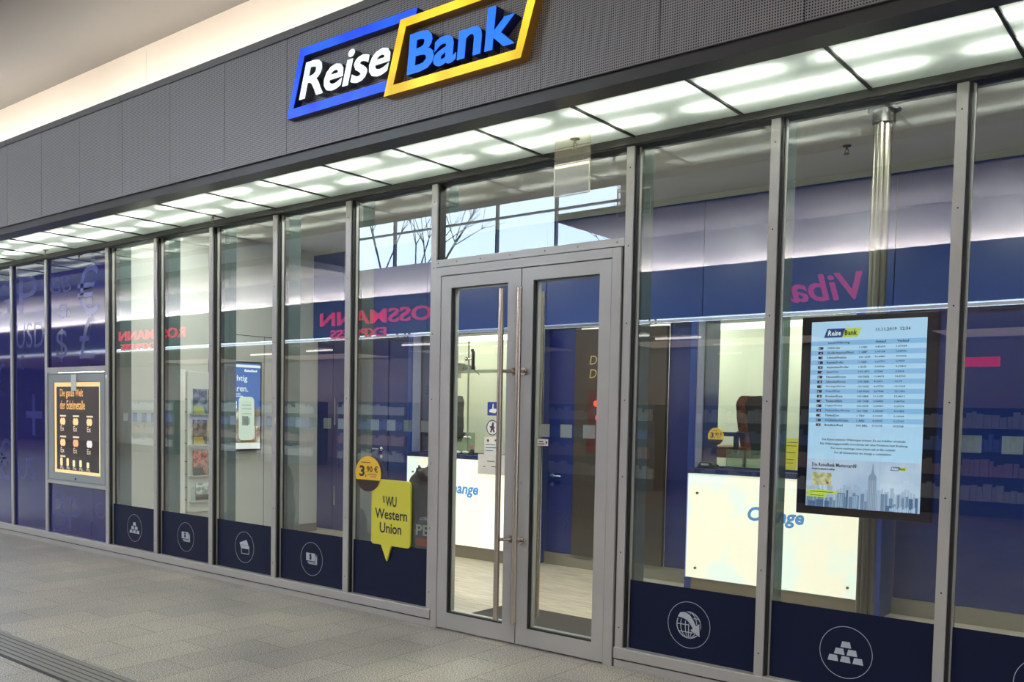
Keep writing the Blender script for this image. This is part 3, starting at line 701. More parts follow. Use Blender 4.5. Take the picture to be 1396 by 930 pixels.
bx('block', (-7.02, 2.68, 1.073), (-6.35, 2.72, 1.30), glass_mat('greenish glass block', 1.5, (.70, .80, .70), haze=.25, hazecol=(.35, .42, .36)), t)
bx('dark_rim', (-7.02, 2.66, 1.245), (-6.45, 2.675, 1.30), mat('dark brown rim', (.03, .02, .015), .4), t)
# right window fittings
def disc(t, cx, cz, y, r, rz, size=1.0):
    f = fmap('-y', (cx, y, cz))
    bm = bm_new(); prism(bm, circ(0, 0, r, 56, rz=rz), f, 0, .004); obj('disc', bm, YELD, t)
    a = -math.asin(.34); pts = circ(0, 0, r, 40, PI-a, 2*PI+a, rz=rz)
    bm = bm_new(); prism(bm, pts, f, .004, .0048); obj('dark_band', bm, DARKBR, t)
    bm = bm_new(); text_bm(bm, '3', fmap('-y', (cx-.68*r, y, cz-.16*rz)), w=r*.42, h=rz*.62, d1=.005, bold=.03)
    text_bm(bm, ',', fmap('-y', (cx-.20*r, y, cz-.20*rz)), h=rz*.14, d1=.005, bold=.02)
    text_bm(bm, '90 €', fmap('-y', (cx-.10*r, y, cz+.10*rz)), w=r*.90, h=rz*.36, d1=.005, bold=.015)
    f2 = fmap('-y', (cx, y, cz))
    prism(bm, [(-.55*r, .62*rz), (.2*r, .62*rz), (.2*r, .66*rz), (-.55*r, .66*rz)], f2, .004, .005)
    prism(bm, [(0, -.04*rz), (.68*r, -.04*rz), (.68*r, -.01*rz), (0, -.01*rz)], f2, .004, .005); prism(bm, [(.2*r, -.16*rz), (.66*r, -.16*rz), (.66*r, -.13*rz), (.2*r, -.13*rz)], f2, .004, .005)
    obj('price_print', bm, DARKBR, t)
t = thing('price_sticker', 'small round yellow 3,90 € sticker on the right counter window', 'sticker'); disc(t, -3.512, 1.345, 2.598, .074, .076)
def flyer(lab, x0, x1, z0, z1, y):
    t = thing('yellow_flyer', lab, 'flyer', 'yellow flyers on the right counter window')
    bx('sheet', (x0, y, z0), (x1, y+.003, z1), PAPER, t)
    bm = bm_new(); s = (x1-x0); prism(bm, [(x0, z0), (x1-.35*s, z0), (x1, z1), (x0+.12*s, z1), (x0, z1-.2*(z1-z0))], fmap('-y', (0, y, 0)), 0, .001); obj('yellow_field', bm, YEL, t)
    bm = bm_new(); n = 7
    for k in range(n):
        if k in (2, 4): continue
        zz = z1-(.12+.11*k)*(z1-z0); box(bm, (x0+.16*s, y-.0018, zz-.005), (x0+(.72-.03*k)*s, y-.001, zz))
    obj('text_lines', bm, DARKBR, t)
flyer('yellow flyer at the right edge of the right counter window beside the rate screen', -2.905, -2.745, 1.095, 1.350, 2.596)
flyer('small yellow flyer in front of the office chair in the right counter window', -3.155, -2.99, 1.12, 1.265, 2.80)
t = thing('payment_terminal', 'black payment terminal at the left end of the right counter', 'terminal')
bm = bm_new(); prism(bm, [(-3.62, 1.074), (-3.45, 1.074), (-3.46, 1.10), (-3.50, 1.125), (-3.59, 1.125)], fmap('-y', (0, 2.56, 0)), -.0, .09); obj('body', bm, BLK, t)
bx('display', (-3.58, 2.468, 1.098), (-3.51, 2.4705, 1.115), mat('grey display', (.3, .33, .33), .2), t)
bm = bm_new()
pts = [(-3.46, 2.53, 1.08), (-3.40, 2.5, 1.078), (-3.34, 2.52, 1.085), (-3.28, 2.5, 1.078), (-3.15, 2.53, 1.082)]
for a, b_ in zip(pts[:-1], pts[1:]): cyl(bm, a, b_, .004, 8)
obj('cord', bm, BLK, t)
t = thing('glass_pass_tray', 'low clear glass screen at the foot of the right counter window', 'glass')
bx('left_pane', (-3.44, 2.66, 1.073), (-3.275, 2.668, 1.235), MAT['greenish glass block'], t); bx('right_pane', (-3.265, 2.66, 1.073), (-3.03, 2.668, 1.235), MAT['greenish glass block'], t)
bx('joint', (-3.275, 2.655, 1.073), (-3.268, 2.67, 1.21), BLK, t)

# ---- steel column with bracket behind the rate screen
t = thing('steel_column', 'slim steel column from floor to ceiling behind the rate screen', 'column')
CSTL = mat('column steel', (.17, .155, .125), .3, .75)
for dx, dy, r in ((-.03, 0, .030), (.022, .0, .030), (.0, -.035, .022), (.0, .04, .03)):
    bm = bm_new(); cyl(bm, (-1.80+dx, 1.26+dy, .01), (-1.80+dx, 1.26+dy, 3.43), r, 24); obj('tube', bm, CSTL, t, smooth='a')
bm = bm_new(); cyl(bm, (-1.80, 1.26, 3.42), (-1.80, 1.26, 3.449), .10, 28); obj('ceiling_flange', bm, CSTL, t, smooth='a')
bm = bm_new(); cyl(bm, (-1.80, 1.26, 3.34), (-1.80, 1.26, 3.42), .068, 28); obj('collar', bm, ALUD, t, smooth='a')
bm = bm_new(); cyl(bm, (-1.80, 1.26, .001), (-1.80, 1.26, .012), .13, 28); obj('floor_flange', bm, CSTL, t, smooth='a')
for z in (1.35, 1.75): bx('bracket', (-1.84, .40, z), (-1.78, 1.25, z+.04), BLK, t)

# ---- large rate screen
sx0, sx1, sz0, sz1, sy = -1.868, -1.268, 1.026, 2.040, .345
t = thing('rate_screen', 'large portrait display showing currency rates behind the right-hand glass', 'screen')
bx('housing', (sx0-.055, sy+.006, sz0-.045), (sx1+.055, sy+.055, sz1+.030), mat('screen bezel', (.010, .009, .022), .25), t, bev=.004)
f = fmap('-y', (sx0, sy+.006, sz0)); W, H = sx1-sx0, sz1-sz0
def quad(bm, u0, v0, u1, v1, d, ff=None): prism(bm, [(u0, v0), (u1, v0), (u1, v1), (u0, v1)], ff or f, d, d+.0006)
bm = bm_new(); quad(bm, 0, 0, W, H, 0); sp = obj('screen_panel', bm, SCRB, t)
bm = bm_new()
rh = .0262; top = H-.105
for k in range(0, 18, 2): quad(bm, 0, top-(k+1)*rh, W, top-k*rh, .0008)
obj('table_stripes', bm, SCRS, sp)
rows = [('USA/Dollar', '1 USD', '0,82609', '1,07624'), ('Großbritannien/Pfund', '1 GBP', '1,09158', '1,24766'), ('Schweiz/Franken', '100 CHF', '81,4489', '97,7653'), ('Kanada/Dollar', '1 CAD', '0,60731', '0,7957'),
 ('Australien/Dollar', '1 AUD', '0,54946', '0,69861'), ('Japan/Yen', '100 JPY', '0,7365', '0,9696'), ('Dänemark/Kronen', '100 DKK', '11,8672', '14,4923'), ('Schweden/Kronen', '100 SEK', '8,2431', '10,09'),
 ('Norwegen/Kronen', '100 NOK', '8,67736', '10,9624'), ('Polen/Zloty', '100 PLN', '20,7040', '25,1496'), ('Kroatien/Kuna', '100 HRK', '11,1655', '15,4611'), ('Thailand/Baht', '100 THB', '2,56802', '3,46736'),
 ('Ungarn/Forint', '100 HUF', '0,25451', '0,33976'), ('Tschech.Rep./Kronen', '100 CZK', '3,43084', '4,61455'), ('Türkei/Lira', '1 TRY', '0,12009', '0,18044'), ('V.A.Emirate/Dirham', '1 AED', '0,20537', '0,27641'), ('Brasilien/Real', '100 BRL', '17,2176', '30,5728')]
bm = bm_new(); F2 = lambda u, v: fmap('-y', (sx0+u, sy+.006, sz0+v))
def tl(s, u, v, w_, h_, bold=.0): text_bm(bm, s, F2(u, v), w=w_, h=h_, d1=.0020, res=1, bold=bold+.012)
tl('Land/Währung', .095, top-rh+.006, .115, .015, .01); tl('Ankauf', .345, top-rh+.008, .055, .013, .01); tl('Verkauf', .455, top-rh+.008, .06, .013, .01)
for k, (a, b_, c, e) in enumerate(rows):
    v = top-(k+2)*rh+.007; tl(a, .09, v, .0071*len(a), .0125, .01); tl(b_, .262, v, .0085*len(b_), .0115, .01); tl(c, .345, v, .0074*len(c), .0115, .01); tl(e, .452, v, .0074*len(e), .0115, .01)
tl('11.11.2019  12:36', .345, H-.062, .175, .018, .01)
for k, (s, wd) in enumerate((('Die Kurse weiterer Währungen können Sie am Schalter ermitteln.', .44), ('Für Währungsgeschäfte berechnen wir eine Provision laut Aushang.', .46), ('For more exchange rates please ask at the counter.', .34), ('For all transactions we charge a commission.', .30))):
    tl(s, .30-wd/2, H-.652-.0235*k, wd, .016, .008)
obj('rate_text', bm, SCRT, sp)
FLD, FLP = mat('flag print dark', (.06, .04, .10), .5), emis('flag print pale', (.8, .7, .8), .7)
for k in range(17):
    v = top-(k+2)*rh+.006
    bm = bm_new(); quad(bm, .042, v, .068, v+.014, .0012); quad(bm, .045+.008*(k % 3), v+.003, .052+.008*(k % 3), v+.010, .0014)
    fo = obj('flag', bm, FLD, sp, mats=[FLP])
    for p in fo.data.polygons[6:]: p.material_index = 1
def logo(u, v, wd, h, par):
    ff = F2(u, v); s = h*.35
    bm = bm_new(); prism(bm, [(0, 0), (wd*.50, 0), (wd*.50+s, h), (s, h)], ff, .001, .0016); obj('logo_blue', bm, emis('logo blue', (.01, .06, .25), .8), par)
    bm = bm_new(); prism(bm, [(wd*.49, 0), (wd-s, 0), (wd, h), (wd*.49+s, h)], ff, .0015, .0019); obj('logo_yellow', bm, emis('logo yellow', (.60, .68, .12), .9), par)
    bm = bm_new(); text_bm(bm, 'Reise', fmap('-y', (sx0+u+wd*.10, sy+.006, sz0+v+h*.2)), w=wd*.36, h=h*.62, d1=.003, shear=.2, bold=.02, res=1); obj('logo_text', bm, emis('logo white', (.95, .97, 1), .9), par)
    bm = bm_new(); text_bm(bm, 'Bank', fmap('-y', (sx0+u+wd*.56, sy+.006, sz0+v+h*.2)), w=wd*.33, h=h*.62, d1=.003, bold=.02, res=1); obj('logo_text', bm, SCRT, par)
logo(.07, H-.088, .20, .048, sp)
# city picture in the lower part of the screen
bm = bm_new(); quad(bm, 0, 0, W, .262, .001); cp = obj('city_picture', bm, emis('hazy city sky', (.50, .60, .80), .95), sp)
noise_color(MAT['hazy city sky'], (.42, .52, .74), (.66, .74, .90), 5, 3, .35, .65, 'Emission Color')
def towers(nm, col, lst, d, s=.9):
    bm = bm_new()
    for u0, u1, h in lst: quad(bm, u0, 0.0, u1, h, d)
    return obj(nm, bm, emis(nm.replace('_', ' ')+' print', col, s), cp)
random.seed(11)
towers('far_buildings', (.42, .50, .66), [(u, u+random.uniform(.008, .02), random.uniform(.09, .135)) for u in [i*.0145 for i in range(40)] if u+.02 < W], .002)
towers('middle_buildings', (.20, .28, .44), [(u, u+random.uniform(.010, .02), random.uniform(.035, .095)) for u in [.005+i*.021 for i in range(27)] if u+.02 < W and not .32 < u < .40], .0026)
towers('near_buildings', (.10, .17, .32), [(.015, .055, .03), (.06, .10, .04), (.105, .13, .035), (.175, .215, .082), (.222, .232, .100), (.255, .29, .075), (.43, .47, .03), (.545, .565, .075), (.575, .59, .08)], .0032)
bm = bm_new()
for u0, u1, h in ((.178, .212, .078), (.258, .287, .072)):
    for k in range(5): quad(bm, u0+k*(u1-u0)/5, .004, u0+k*(u1-u0)/5+.003, h, .0038)
for k in range(12): quad(bm, .45+.011*k, .003, .458+.011*k, .018+.006*(k % 3), .0038)
obj('lit_facades', bm, emis('pale facade print', (.50, .64, .85), .9), cp)
bm = bm_new(); prism(bm, [(.333, .004), (.383, .004), (.380, .165), (.376, .185), (.367, .195), (.363, .215), (.3605, .250), (.3565, .250), (.354, .215), (.349, .195), (.340, .185), (.336, .165)], f, .0036, .0042)
obj('tall_tower', bm, emis('hazy tower print', (.27, .34, .50), .9), cp)
bm = bm_new(); 
for k in range(5): quad(bm, .340+.009*k, .01, .343+.009*k, .16-.0*k, .0044)
obj('tower_lines', bm, emis('tower line print', (.45, .52, .66), .9), cp)
bm = bm_new(); prism(bm, rrect(.030, .120, .140, .188, .006, 3), f, .0036, .0042); cc = obj('bank_card', bm, emis('gold card print', (.55, .50, .25), .9), cp)
noise_color(MAT['gold card print'], (.42, .36, .13), (.78, .74, .48), 40, 3, .4, .6, 'Emission Color')
bm = bm_new(); prism(bm, circ(.118, .133, .008, 16), f, .0043, .0046); obj('card_emblem', bm, emis('card orange', (.6, .15, .05), .8), cc)
bm = bm_new(); quad(bm, .005, .073, .172, .092, .0045); quad(bm, .005, .053, .112, .070, .0045); yb = obj('yellow_banner', bm, emis('yellow banner print', (.62, .72, .06), .95), cp)
bm = bm_new(); quad(bm, .025, .0805, .15, .0835, .0055); quad(bm, .025, .0605, .10, .063, .0055); obj('banner_text', bm, SCRT, yb)
bm = bm_new(); text_bm(bm, 'Die ReiseBank Mastercard®', F2(.030, .222), w=.245, h=.022, d1=.005, res=1, bold=.006); text_bm(bm, 'Flexibel weltweit bezahlen', F2(.030, .203), w=.125, h=.012, d1=.005, res=1); obj('picture_text', bm, SCRT, cp)
logo(.445, .217, .085, .021, cp)

# ---- small screen on the white wall
t = thing('wall_screen', 'portrait advertising display on the white wall showing a gold bar held up against blue', 'screen')
y0, y1, z0, z1 = 1.25, 1.89, 1.045, 2.03
bx('housing', (-8.995, y0-.02, z0-.02), (-8.952, y1+.02, z1+.02), BLK, t, bev=.003)
g = lambda u, v: fmap('+x', (-8.952, y0+u, z0+v))
W2, H2 = y1-y0, z1-z0
def q2(bm, u0, v0, u1, v1, d): prism(bm, [(u0, v0), (u1, v0), (u1, v1), (u0, v1)], g(0, 0), d, d+.0006)
bm = bm_new(); q2(bm, 0, 0, W2, H2, 0); sp = obj('screen_panel', bm, emis('advert blue', (.035, .14, .42), .95), t)
bm = bm_new(); q2(bm, 0, 0, W2, .46, .001); cp = obj('photo_area', bm, emis('photo mix', (.5, .45, .35), .9), sp)
noise_color(MAT['photo mix'], (.12, .05, .03), (.85, .80, .66), 9, 5, .42, .58, 'Emission Color')
bm = bm_new(); q2(bm, 0, 0, W2, .07, .0015); q2(bm, 0, H2-.05, W2, H2-.02, .0015); obj('pale_strip', bm, emis('advert white', (.85, .86, .84), .9), sp)
bm = bm_new(); prism(bm, [(.355+u, .10+v) for u, v in rrect(-.01, 0, .20, .50, .05, 5)], g(0, 0), .002, .003); gb = obj('rounded_bar', bm, emis('pale bar print', (.62, .70, .60), .95), sp)
bm = bm_new(); prism(bm, [(.37, .10), (.565, .10), (.572, .52), (.585, .50), (.575, .08), (.375, .07)], g(0, 0), .0032, .004); obj('bar_edge', bm, emis('bar shade print', (.22, .13, .05), .8), sp)
bm = bm_new()
for v, wd in ((.50, .12), (.455, .13), (.40, .13)): q2(bm, .39, v, .39+wd, v+.008, .0035)
q2(bm, .41, .28, .495, .36, .0035)
obj('bar_engraving', bm, emis('engraving print', (.30, .38, .36), .8), gb)
bm = bm_new(); text_bm(bm, 'Goldrichtig', g(.02, .76), w=.44, h=.085, d1=.003, res=2); text_bm(bm, 'investieren.', g(.02, .66), w=.45, h=.065, d1=.003, res=2)
text_bm(bm, 'ReiseBank', g(.42, .885), w=.18, h=.03, d1=.003, bold=.02, shear=.2)
for v, wd in ((.625, .34), (.60, .37), (.575, .26), (.85, .28)): q2(bm, .03, v, .03+wd, v+.008, .0025)
q2(bm, .03, .51, .32, .545, .0025); q2(bm, .03, .465, .32, .50, .0025)
obj('advert_text', bm, emis('advert white text', (.9, .93, .95), .95), sp)

# ---- brochure rack
t = thing('brochure_rack', 'tall white wall rack of brochures inside the left windows', 'rack')
RK = mat('rack white', (.62, .64, .60), .35)
bx('back_board', (-8.995, .935, .36), (-8.965, 1.40, 1.90), RK, t, bev=.003)
bx('side_panel', (-8.965, .935, .36), (-8.93, .945, 1.90), RK, t)
bx('pale_board', (-8.995, .66, .12), (-8.965, .93, 1.92), mat('pale board', (.8, .78, .72), .5), t)
GP = glass_mat('pocket acrylic', 1.45, (.9, .93, .9))
for z in (1.44, 1.10, .76, .48):
    bx('pocket', (-8.925, .975, z), (-8.920, 1.37, z+.16), GP, t); bx('ledge', (-8.965, .975, z-.008), (-8.92, 1.37, z), RK, t)
    for zz in (z+.02, z+.16):
        bm = bm_new(); bmesh.ops.create_cone(bm, cap_ends=True, segments=10, radius1=.004, radius2=.004, depth=.04, matrix=Matrix.Translation((-8.945, .925, zz)) @ Matrix.Rotation(PI/2, 4, 'Y')); obj('hook', bm, BLK, t)
def brochure(y, z, w_, h, c1, c2, lab, tilt=0):
    t = thing('brochure', lab, 'brochure', 'brochures in the wall rack')
    m1 = mat('cover %s' % lab[:14], c1, .35); noise_color(m1, c1, tuple(min(1, c*2.2+.12) for c in c1), 16, 3, .45, .6)
    bx('cover', (-8.958, y, z), (-8.945, y+w_, z+h), m1, t)
    bm = bm_new(); prism(bm, [(.0, 0), (w_*.85, 0), (w_*.7, h*.32), (0, h*.30)], fmap('+x', (-8.945, y, z)), 0, .001); obj('colour_block', bm, mat('cover block %s' % lab[:14], c2, .4), t)
YC = (.75, .5, .03)
for y, z, c1, c2, lab in ((1.015, 1.445, (.05, .08, .16), (.55, .52, .05), 'blue landscape brochure, top left in the rack'), (1.20, 1.445, (.02, .02, .02), (.05, .045, .03), 'black brochure with a gold coin, top right in the rack'),
    (1.015, 1.105, (.10, .07, .05), YC, 'brown photo brochure in the second row left'), (1.20, 1.105, (.60, .38, .02), (.02, .02, .02), 'yellow and black brochure in the second row right'),
    (1.015, .765, (.35, .12, .10), (.05, .05, .06), 'pink and black brochure in the third row left'), (1.20, .765, (.62, .40, .02), (.03, .03, .04), 'golden brochure with dark foot in the third row right')):
    brochure(y, z, .165, .27, c1, c2, lab)
brochure(1.05, .49, .26, .19, (.35, .36, .36), (.10, .04, .03), 'grey leaflet slumped in the lowest pocket of the rack')

# ---- door mat
tag(bx('door_mat', (-4.425, .10, .0005), (-2.90, .93, .012), mat('dark entrance mat', (.045, .038, .032), .95), None, bev=.004), 'dark brown entrance mat inside the double doors', 'mat')

# ---- jacket heaped over a trolley, shopping bag
t = thing('draped_jacket', 'dark hooded quilted jacket heaped behind the yellow speech bubble sign', 'jacket')
bm = bm_new()
prof = [(0.0, .30, .17), (.2, .60, .17), (.35, .80, .165), (.42, .90, .14), (.47, .97, .10), (.50, 1.03, .055)]
seg = 28; rings = []
for k, (a, z, r) in enumerate(prof):
    rg = []
    for i in range(seg):
        th = 2*PI*i/seg
        rr = r*(1+.10*math.sin(3*th+k)+.05*math.sin(7*th+2*k))
        rg.append(bm.verts.new((-5.20+.02*math.sin(k)+rr*math.cos(th), .75+rr*.9*math.sin(th), z+.02*math.sin(2*th+k))))
    rings.append(rg)
for a, b_ in zip(rings[:-1], rings[1:]):
    for i in range(seg): bm.faces.new((a[i], a[(i+1) % seg], b_[(i+1) % seg], b_[i]))
bm.faces.new(rings[-1]); bm.faces.new(rings[0][::-1])
bmesh.ops.subdivide_edges(bm, edges=bm.edges[:], cuts=2, use_grid_fill=True, smooth=1.0)
for v in bm.verts:
    v.co += Vector((math.sin(v.co.z*70)*.006, math.cos(v.co.z*70+v.co.x*9)*.006, math.sin(v.co.x*60)*.004))
obj('body', bm, JACKET, t, smooth=True)
bm = bm_new(); ball(bm, (-5.13, .70, 1.00), .075, (1.1, .9, .75), 20)
for v in bm.verts: v.co += Vector((math.sin(v.co.z*90)*.005, 0, math.cos(v.co.x*80)*.006))
cyl(bm, (-5.19, .70, 1.03), (-5.20, .69, 1.075), .02, 10, .004); cyl(bm, (-5.10, .70, 1.04), (-5.09, .69, 1.085), .02, 10, .004)
obj('hood', bm, JACKET, t, smooth=True)
bm = bm_new(); ball(bm, (-5.00, .74, .78), .085, (.8, .9, 2.2), 20); obj('sleeve', bm, JACKET, t, smooth=True)
t2 = thing('luggage_trolley', 'small black luggage trolley under the dark jacket, mostly hidden', 'trolley')
bm = bm_new(); box(bm, (-5.33, .62, .06), (-5.06, .88, .265), .02); obj('case', bm, BLK, t2)
for sx in (-5.30, -5.09):
    bm = bm_new(); cyl(bm, (sx, .64, .035), (sx, .66, .035), .035, 16); cyl(bm, (sx, .84, .035), (sx, .86, .035), .035, 16); obj('wheel', bm, BLK, t2, smooth='a')
t = thing('shopping_bag', 'grey plastic shopping bag with white and orange lettering beside the dark jacket', 'bag')
bm = bm_new()
BG = [(u+.10, v) for u, v in [(-5.03, .34), (-4.82, .33), (-4.81, .60), (-4.86, .70), (-4.93, .66), (-4.99, .71), (-5.05, .60)]]
prism(bm, BG, fmap('-y', (0, .38, 0)), -.14, 0); bmesh.ops.bevel(bm, geom=bm.edges[:], offset=.02, segments=2, affect='EDGES')
obj('bag_body', bm, mat('grey plastic film', (.11, .12, .14), .3), t, smooth='a')
bm = bm_new(); prism(bm, [(-4.90, .34), (-4.73, .34), (-4.73, .002), (-4.90, .002)], fmap('-y', (0, .38, 0)), -.12, -.02); obj('bag_lower', bm, mat('grey plastic film', (.1, .1, .1)), t)
text('lettering', 'PES', '-y', (-4.915, .378, .56), PAPER, t, w=.20, h=.085, d1=.001, bold=.02)
bm = bm_new(); box(bm, (-4.91, .376, .48), (-4.73, .379, .54)); obj('orange_print', bm, mat('orange print', (.65, .10, .03), .4), t)

# ---- speech bubble sign
t = thing('speech_bubble_sign', 'yellow speech bubble board reading Western Union on the glass left of the doors', 'sign')
f = fmap('-y', (0, .036, 0))
pts = rrect(-5.030, .520, -4.628, 1.003, .026, 6)
# insert the tail along the lower edge (from bottom left corner to bottom right corner)
out = []
for i, p in enumerate(pts):
    out.append(p)
    if i == 7*3-1: out += [(-4.925, .520), (-4.865, .402), (-4.818, .520)]
bm = bm_new(); prism(bm, out, f, 0, .016); obj('board', bm, YEL, t)
bm = bm_new(); prism(bm, out, f, .016, .0166); 
bm.free()
bm = bm_new()
text_bm(bm, 'WU', fmap('-y', (-4.880, .020, .808)), w=.115, h=.075, d1=.001, bold=.02, spacing=.9)
for u in (-.908, -.896): prism(bm, [(-4+u+.004, .812+.02), (-4+u+.010, .812+.02), (-4+u+.002, .883), (-4+u-.004, .883)], fmap('-y', (0, .020, 0)), 0, .001)
text_bm(bm, 'Western', fmap('-y', (-4.990, .020, .712)), w=.335, h=.077, d1=.001, bold=.018)
text_bm(bm, 'Union', fmap('-y', (-4.938, .020, .610)), w=.225, h=.077, d1=.001, bold=.018)
obj('lettering', bm, INK, t)
t = thing('price_sticker', 'large round yellow 3,90 € sticker overlapping the yellow speech bubble sign', 'sticker'); disc(t, -5.068, 1.037, .019, .136, .132)

# ---- acrylic exit sign plate
t = thing('acrylic_sign_plate', 'clear acrylic plate with bright lit top edge hanging above the double doors', 'sign')
bx('plate', (-3.172, -.305, 2.762), (-2.926, -.299, 3.040), ACR, t)
bm = bm_new(); f = fmap('-y', (0, -.306, 0)); prism(bm, [(-3.172, 2.762), (-2.926, 2.762), (-2.926, 2.948), (-3.172, 2.948)], f, -.008, .001, [(-3.168, 2.766), (-2.931, 2.766), (-2.931, 2.944), (-3.168, 2.944)]); obj('edge', bm, ACRE, t)
bx('lit_edge', (-3.165, -.309, 2.926), (-2.932, -.297, 2.936), emis('warm led edge', (1, .85, .6), 1.6), t)
bx('hanger', (-3.172, -.306, 3.036), (-2.926, -.298, 3.127), ACR, t)

# ---- precious metals poster cabinet
t = thing('poster_cabinet', 'grey wall display case with lit precious metals poster between the blue panels', 'cabinet')
PC = mat('cabinet grey green', (.27, .31, .30), .3)
f = fmap('-y', (0, 0, 0))
bm = bm_new(); prism(bm, [(-10.138, .692), (-8.899, .692), (-8.899, 1.850), (-10.138, 1.850)], f, -.03, -.002, [(-10.005, .787), (-9.013, .787), (-9.013, 1.748), (-10.005, 1.748)]); obj('frame', bm, PC, t)
bm = bm_new(); prism(bm, [(-10.125, .705), (-8.912, .705), (-8.912, 1.838), (-10.125, 1.838)], f, -.003, -.001, [(-10.118, .712), (-8.919, .712), (-8.919, 1.831), (-10.118, 1.831)]); obj('frame_seam', bm, mat('seam grey', (.12, .13, .13), .4), t)
lb = bx('lit_border', (-10.005, .012, .787), (-9.013, .030, 1.748), emis('warm lit border', (1, .66, .28), .95), t)
ps = bx('poster', (-9.952, .008, .820), (-9.050, .0115, 1.703), mat('brown black poster', (.018, .010, .006), .4), t)
def pq(bm, u0, v0, u1, v1): prism(bm, [(u0, v0), (u1, v0), (u1, v1), (u0, v1)], fmap('-y', (0, .008, 0)), 0, .001)
OR = emis('orange lit text', (1, .50, .14), .9); CRM = emis('cream lit print', (.9, .72, .50), .8); GLD = emis('gold coin print', (1, .66, .28), .95); CPR = emis('copper coin print', (1, .48, .22), .9); SLV = emis('silver coin print', (.95, .85, .78), .9); GLB = emis('gold bar print', (1, .82, .36), .9)
bm = bm_new(); text_bm(bm, 'Die ganze Welt', fmap('-y', (-9.872, .008, 1.575)), w=.50, h=.105, d1=.001, bold=.01); text_bm(bm, 'der Edelmetalle', fmap('-y', (-9.872, .008, 1.466)), w=.54, h=.095, d1=.001, bold=.01); obj('title', bm, OR, ps)
bm = bm_new()
for r, z in enumerate((1.385, 1.165)):
    for c, x in enumerate((-9.872, -9.59, -9.30)):
        if r == 1 and c == 2: continue
        pq(bm, x, z, x+.13, z+.018)
pq(bm, -9.872, .925+.03, -9.76, .943+.03)
for r, z in enumerate((1.235, 1.005)):
    for c, x in enumerate((-9.872, -9.59, -9.30)): text_bm(bm, ('Ex', 'Ex', 'Ex')[c], fmap('-y', (x+.01, .008, z)), w=.08, h=.055, d1=.001, bold=.01)
obj('captions', bm, CRM, ps)
for c, x in enumerate((-9.872, -9.59, -9.30)):
    for r, z in enumerate((1.335, 1.11)):
        bm = bm_new(); 
        for s in (0, 1): prism(bm, circ(x+.035+.045*s, z, .034, 20, rz=.038), fmap('-y', (0, .008, 0)), 0, .0012+.0003*s)
        obj('coin_pair', bm, CPR if (r, c) == (1, 1) else SLV if (r, c) == (1, 2) else GLD, ps)
for i, (x, h) in enumerate(((-9.872, .085), (-9.735, .085), (-9.60, .070), (-9.455, .075), (-9.30, .058))):
    bm = bm_new(); prism(bm, rrect(x, .862+.0, x+.05, .862+h, .012, 3), fmap('-y', (0, .008, 0)), 0, .001); obj('gold_bar', bm, GLB, ps)
bm = bm_new()
for x in (-9.868, -9.73, -9.59, -9.45, -9.30): text_bm(bm, 'Pz.', fmap('-y', (x, .008, .828)), w=.075, h=.03, d1=.001, bold=.01)
obj('bar_captions', bm, CRM, ps)
bx('glass_pane', (-10.01, .002, .78), (-9.01, .006, 1.755), glass_mat('case glass', 1.4, (.96, .97, .97)), t)
bx('hanging_tag', (-9.60, -.006, 1.66), (-9.49, -.003, 1.83), mat('pale sticker', (.6, .64, .6), .4), t)
bm = bm_new(); cyl(bm, (-9.52, -.006, .735), (-9.52, .0, .735), .012, 14); obj('lock', bm, BLK, t)
bm = bm_new(); cyl(bm, (-8.87, -.008, 1.80), (-8.87, -.004, 1.80), .02, 16)
tag(obj('glass_sticker', bm, PAPER), 'tiny round pale sticker on the mullion right of the poster cabinet', 'sticker')

# ================================================================== OPPOSITE SIDE (seen in the reflections)
OF = mat('opposite fascia', (.02, .02, .022), .5)
bm = bm_new(); box(bm, (-42, -9.15, 3.18), (8, -9.0, 3.98)); struct('wall_opposite', bm, OF, 'dark fascia across the hall')
bm = bm_new(); box(bm, (-42, -9.65, 3.8), (8, -9.50, 4.7)); box(bm, (-42, -9.65, 4.7), (-16.2, -9.50, 6.6)); box(bm, (-8.9, -9.65, 4.7), (8, -9.50, 6.6)); box(bm, (-16.2, -9.65, 6.15), (-8.9, -9.50, 6.6)); struct('wall_opposite', bm, mat('opposite cove plaster', (.50, .485, .49), .7), 'cove wall across the hall')
bm = bm_new(); box(bm, (-42, -9.5, 4.66), (-16.2, -7.6, 4.8)); box(bm, (-8.9, -9.5, 4.66), (8, -7.6, 4.8)); struct('ceiling', bm, mat('opposite soffit plaster', (.05, .05, .055), .8), 'grey plaster soffit across the hall')
# clerestory window across the hall
wd = thing('window_30', 'tall clerestory window across the hall with bare trees outside', 'window', kind='structure'); del wd['category']
for i in range(6): bx('glazing_bar', (-16.2+1.46*i-.03, -9.62, 4.7), (-16.2+1.46*i+.01, -9.54, 6.15), ALUD, wd)
for z in (5.42,): bx('glazing_bar', (-16.2, -9.61, z-.02), (-8.9, -9.55, z+.02), ALUD, wd)
random.seed(3)
def tree(x, y, lab):
    bm = bm_new(); 
    def br(p, d, L, r, n):
        q = p+d*L; cyl(bm, p, q, r, 7, r*.65)
        if n:
            for k in range(3):
                dd = (d+Vector((random.uniform(-.7, .7), random.uniform(-.7, .7), random.uniform(-.1, .5)))).normalized(); br(q, dd, L*random.uniform(.6, .8), r*.6, n-1)
    br(Vector((x, y, 0)), Vector((0, 0, 1)), 3.4, .07, 4)
    tag(obj('bare_tree', bm, mat('bark', (.03, .025, .02), .9)), lab, 'tree')
tree(-20.5, -15.5, 'bare tree outside, seen mirrored in the glass left of the transom'); tree(-14.2, -20.5, 'bare tree outside, seen mirrored in the transom glass')
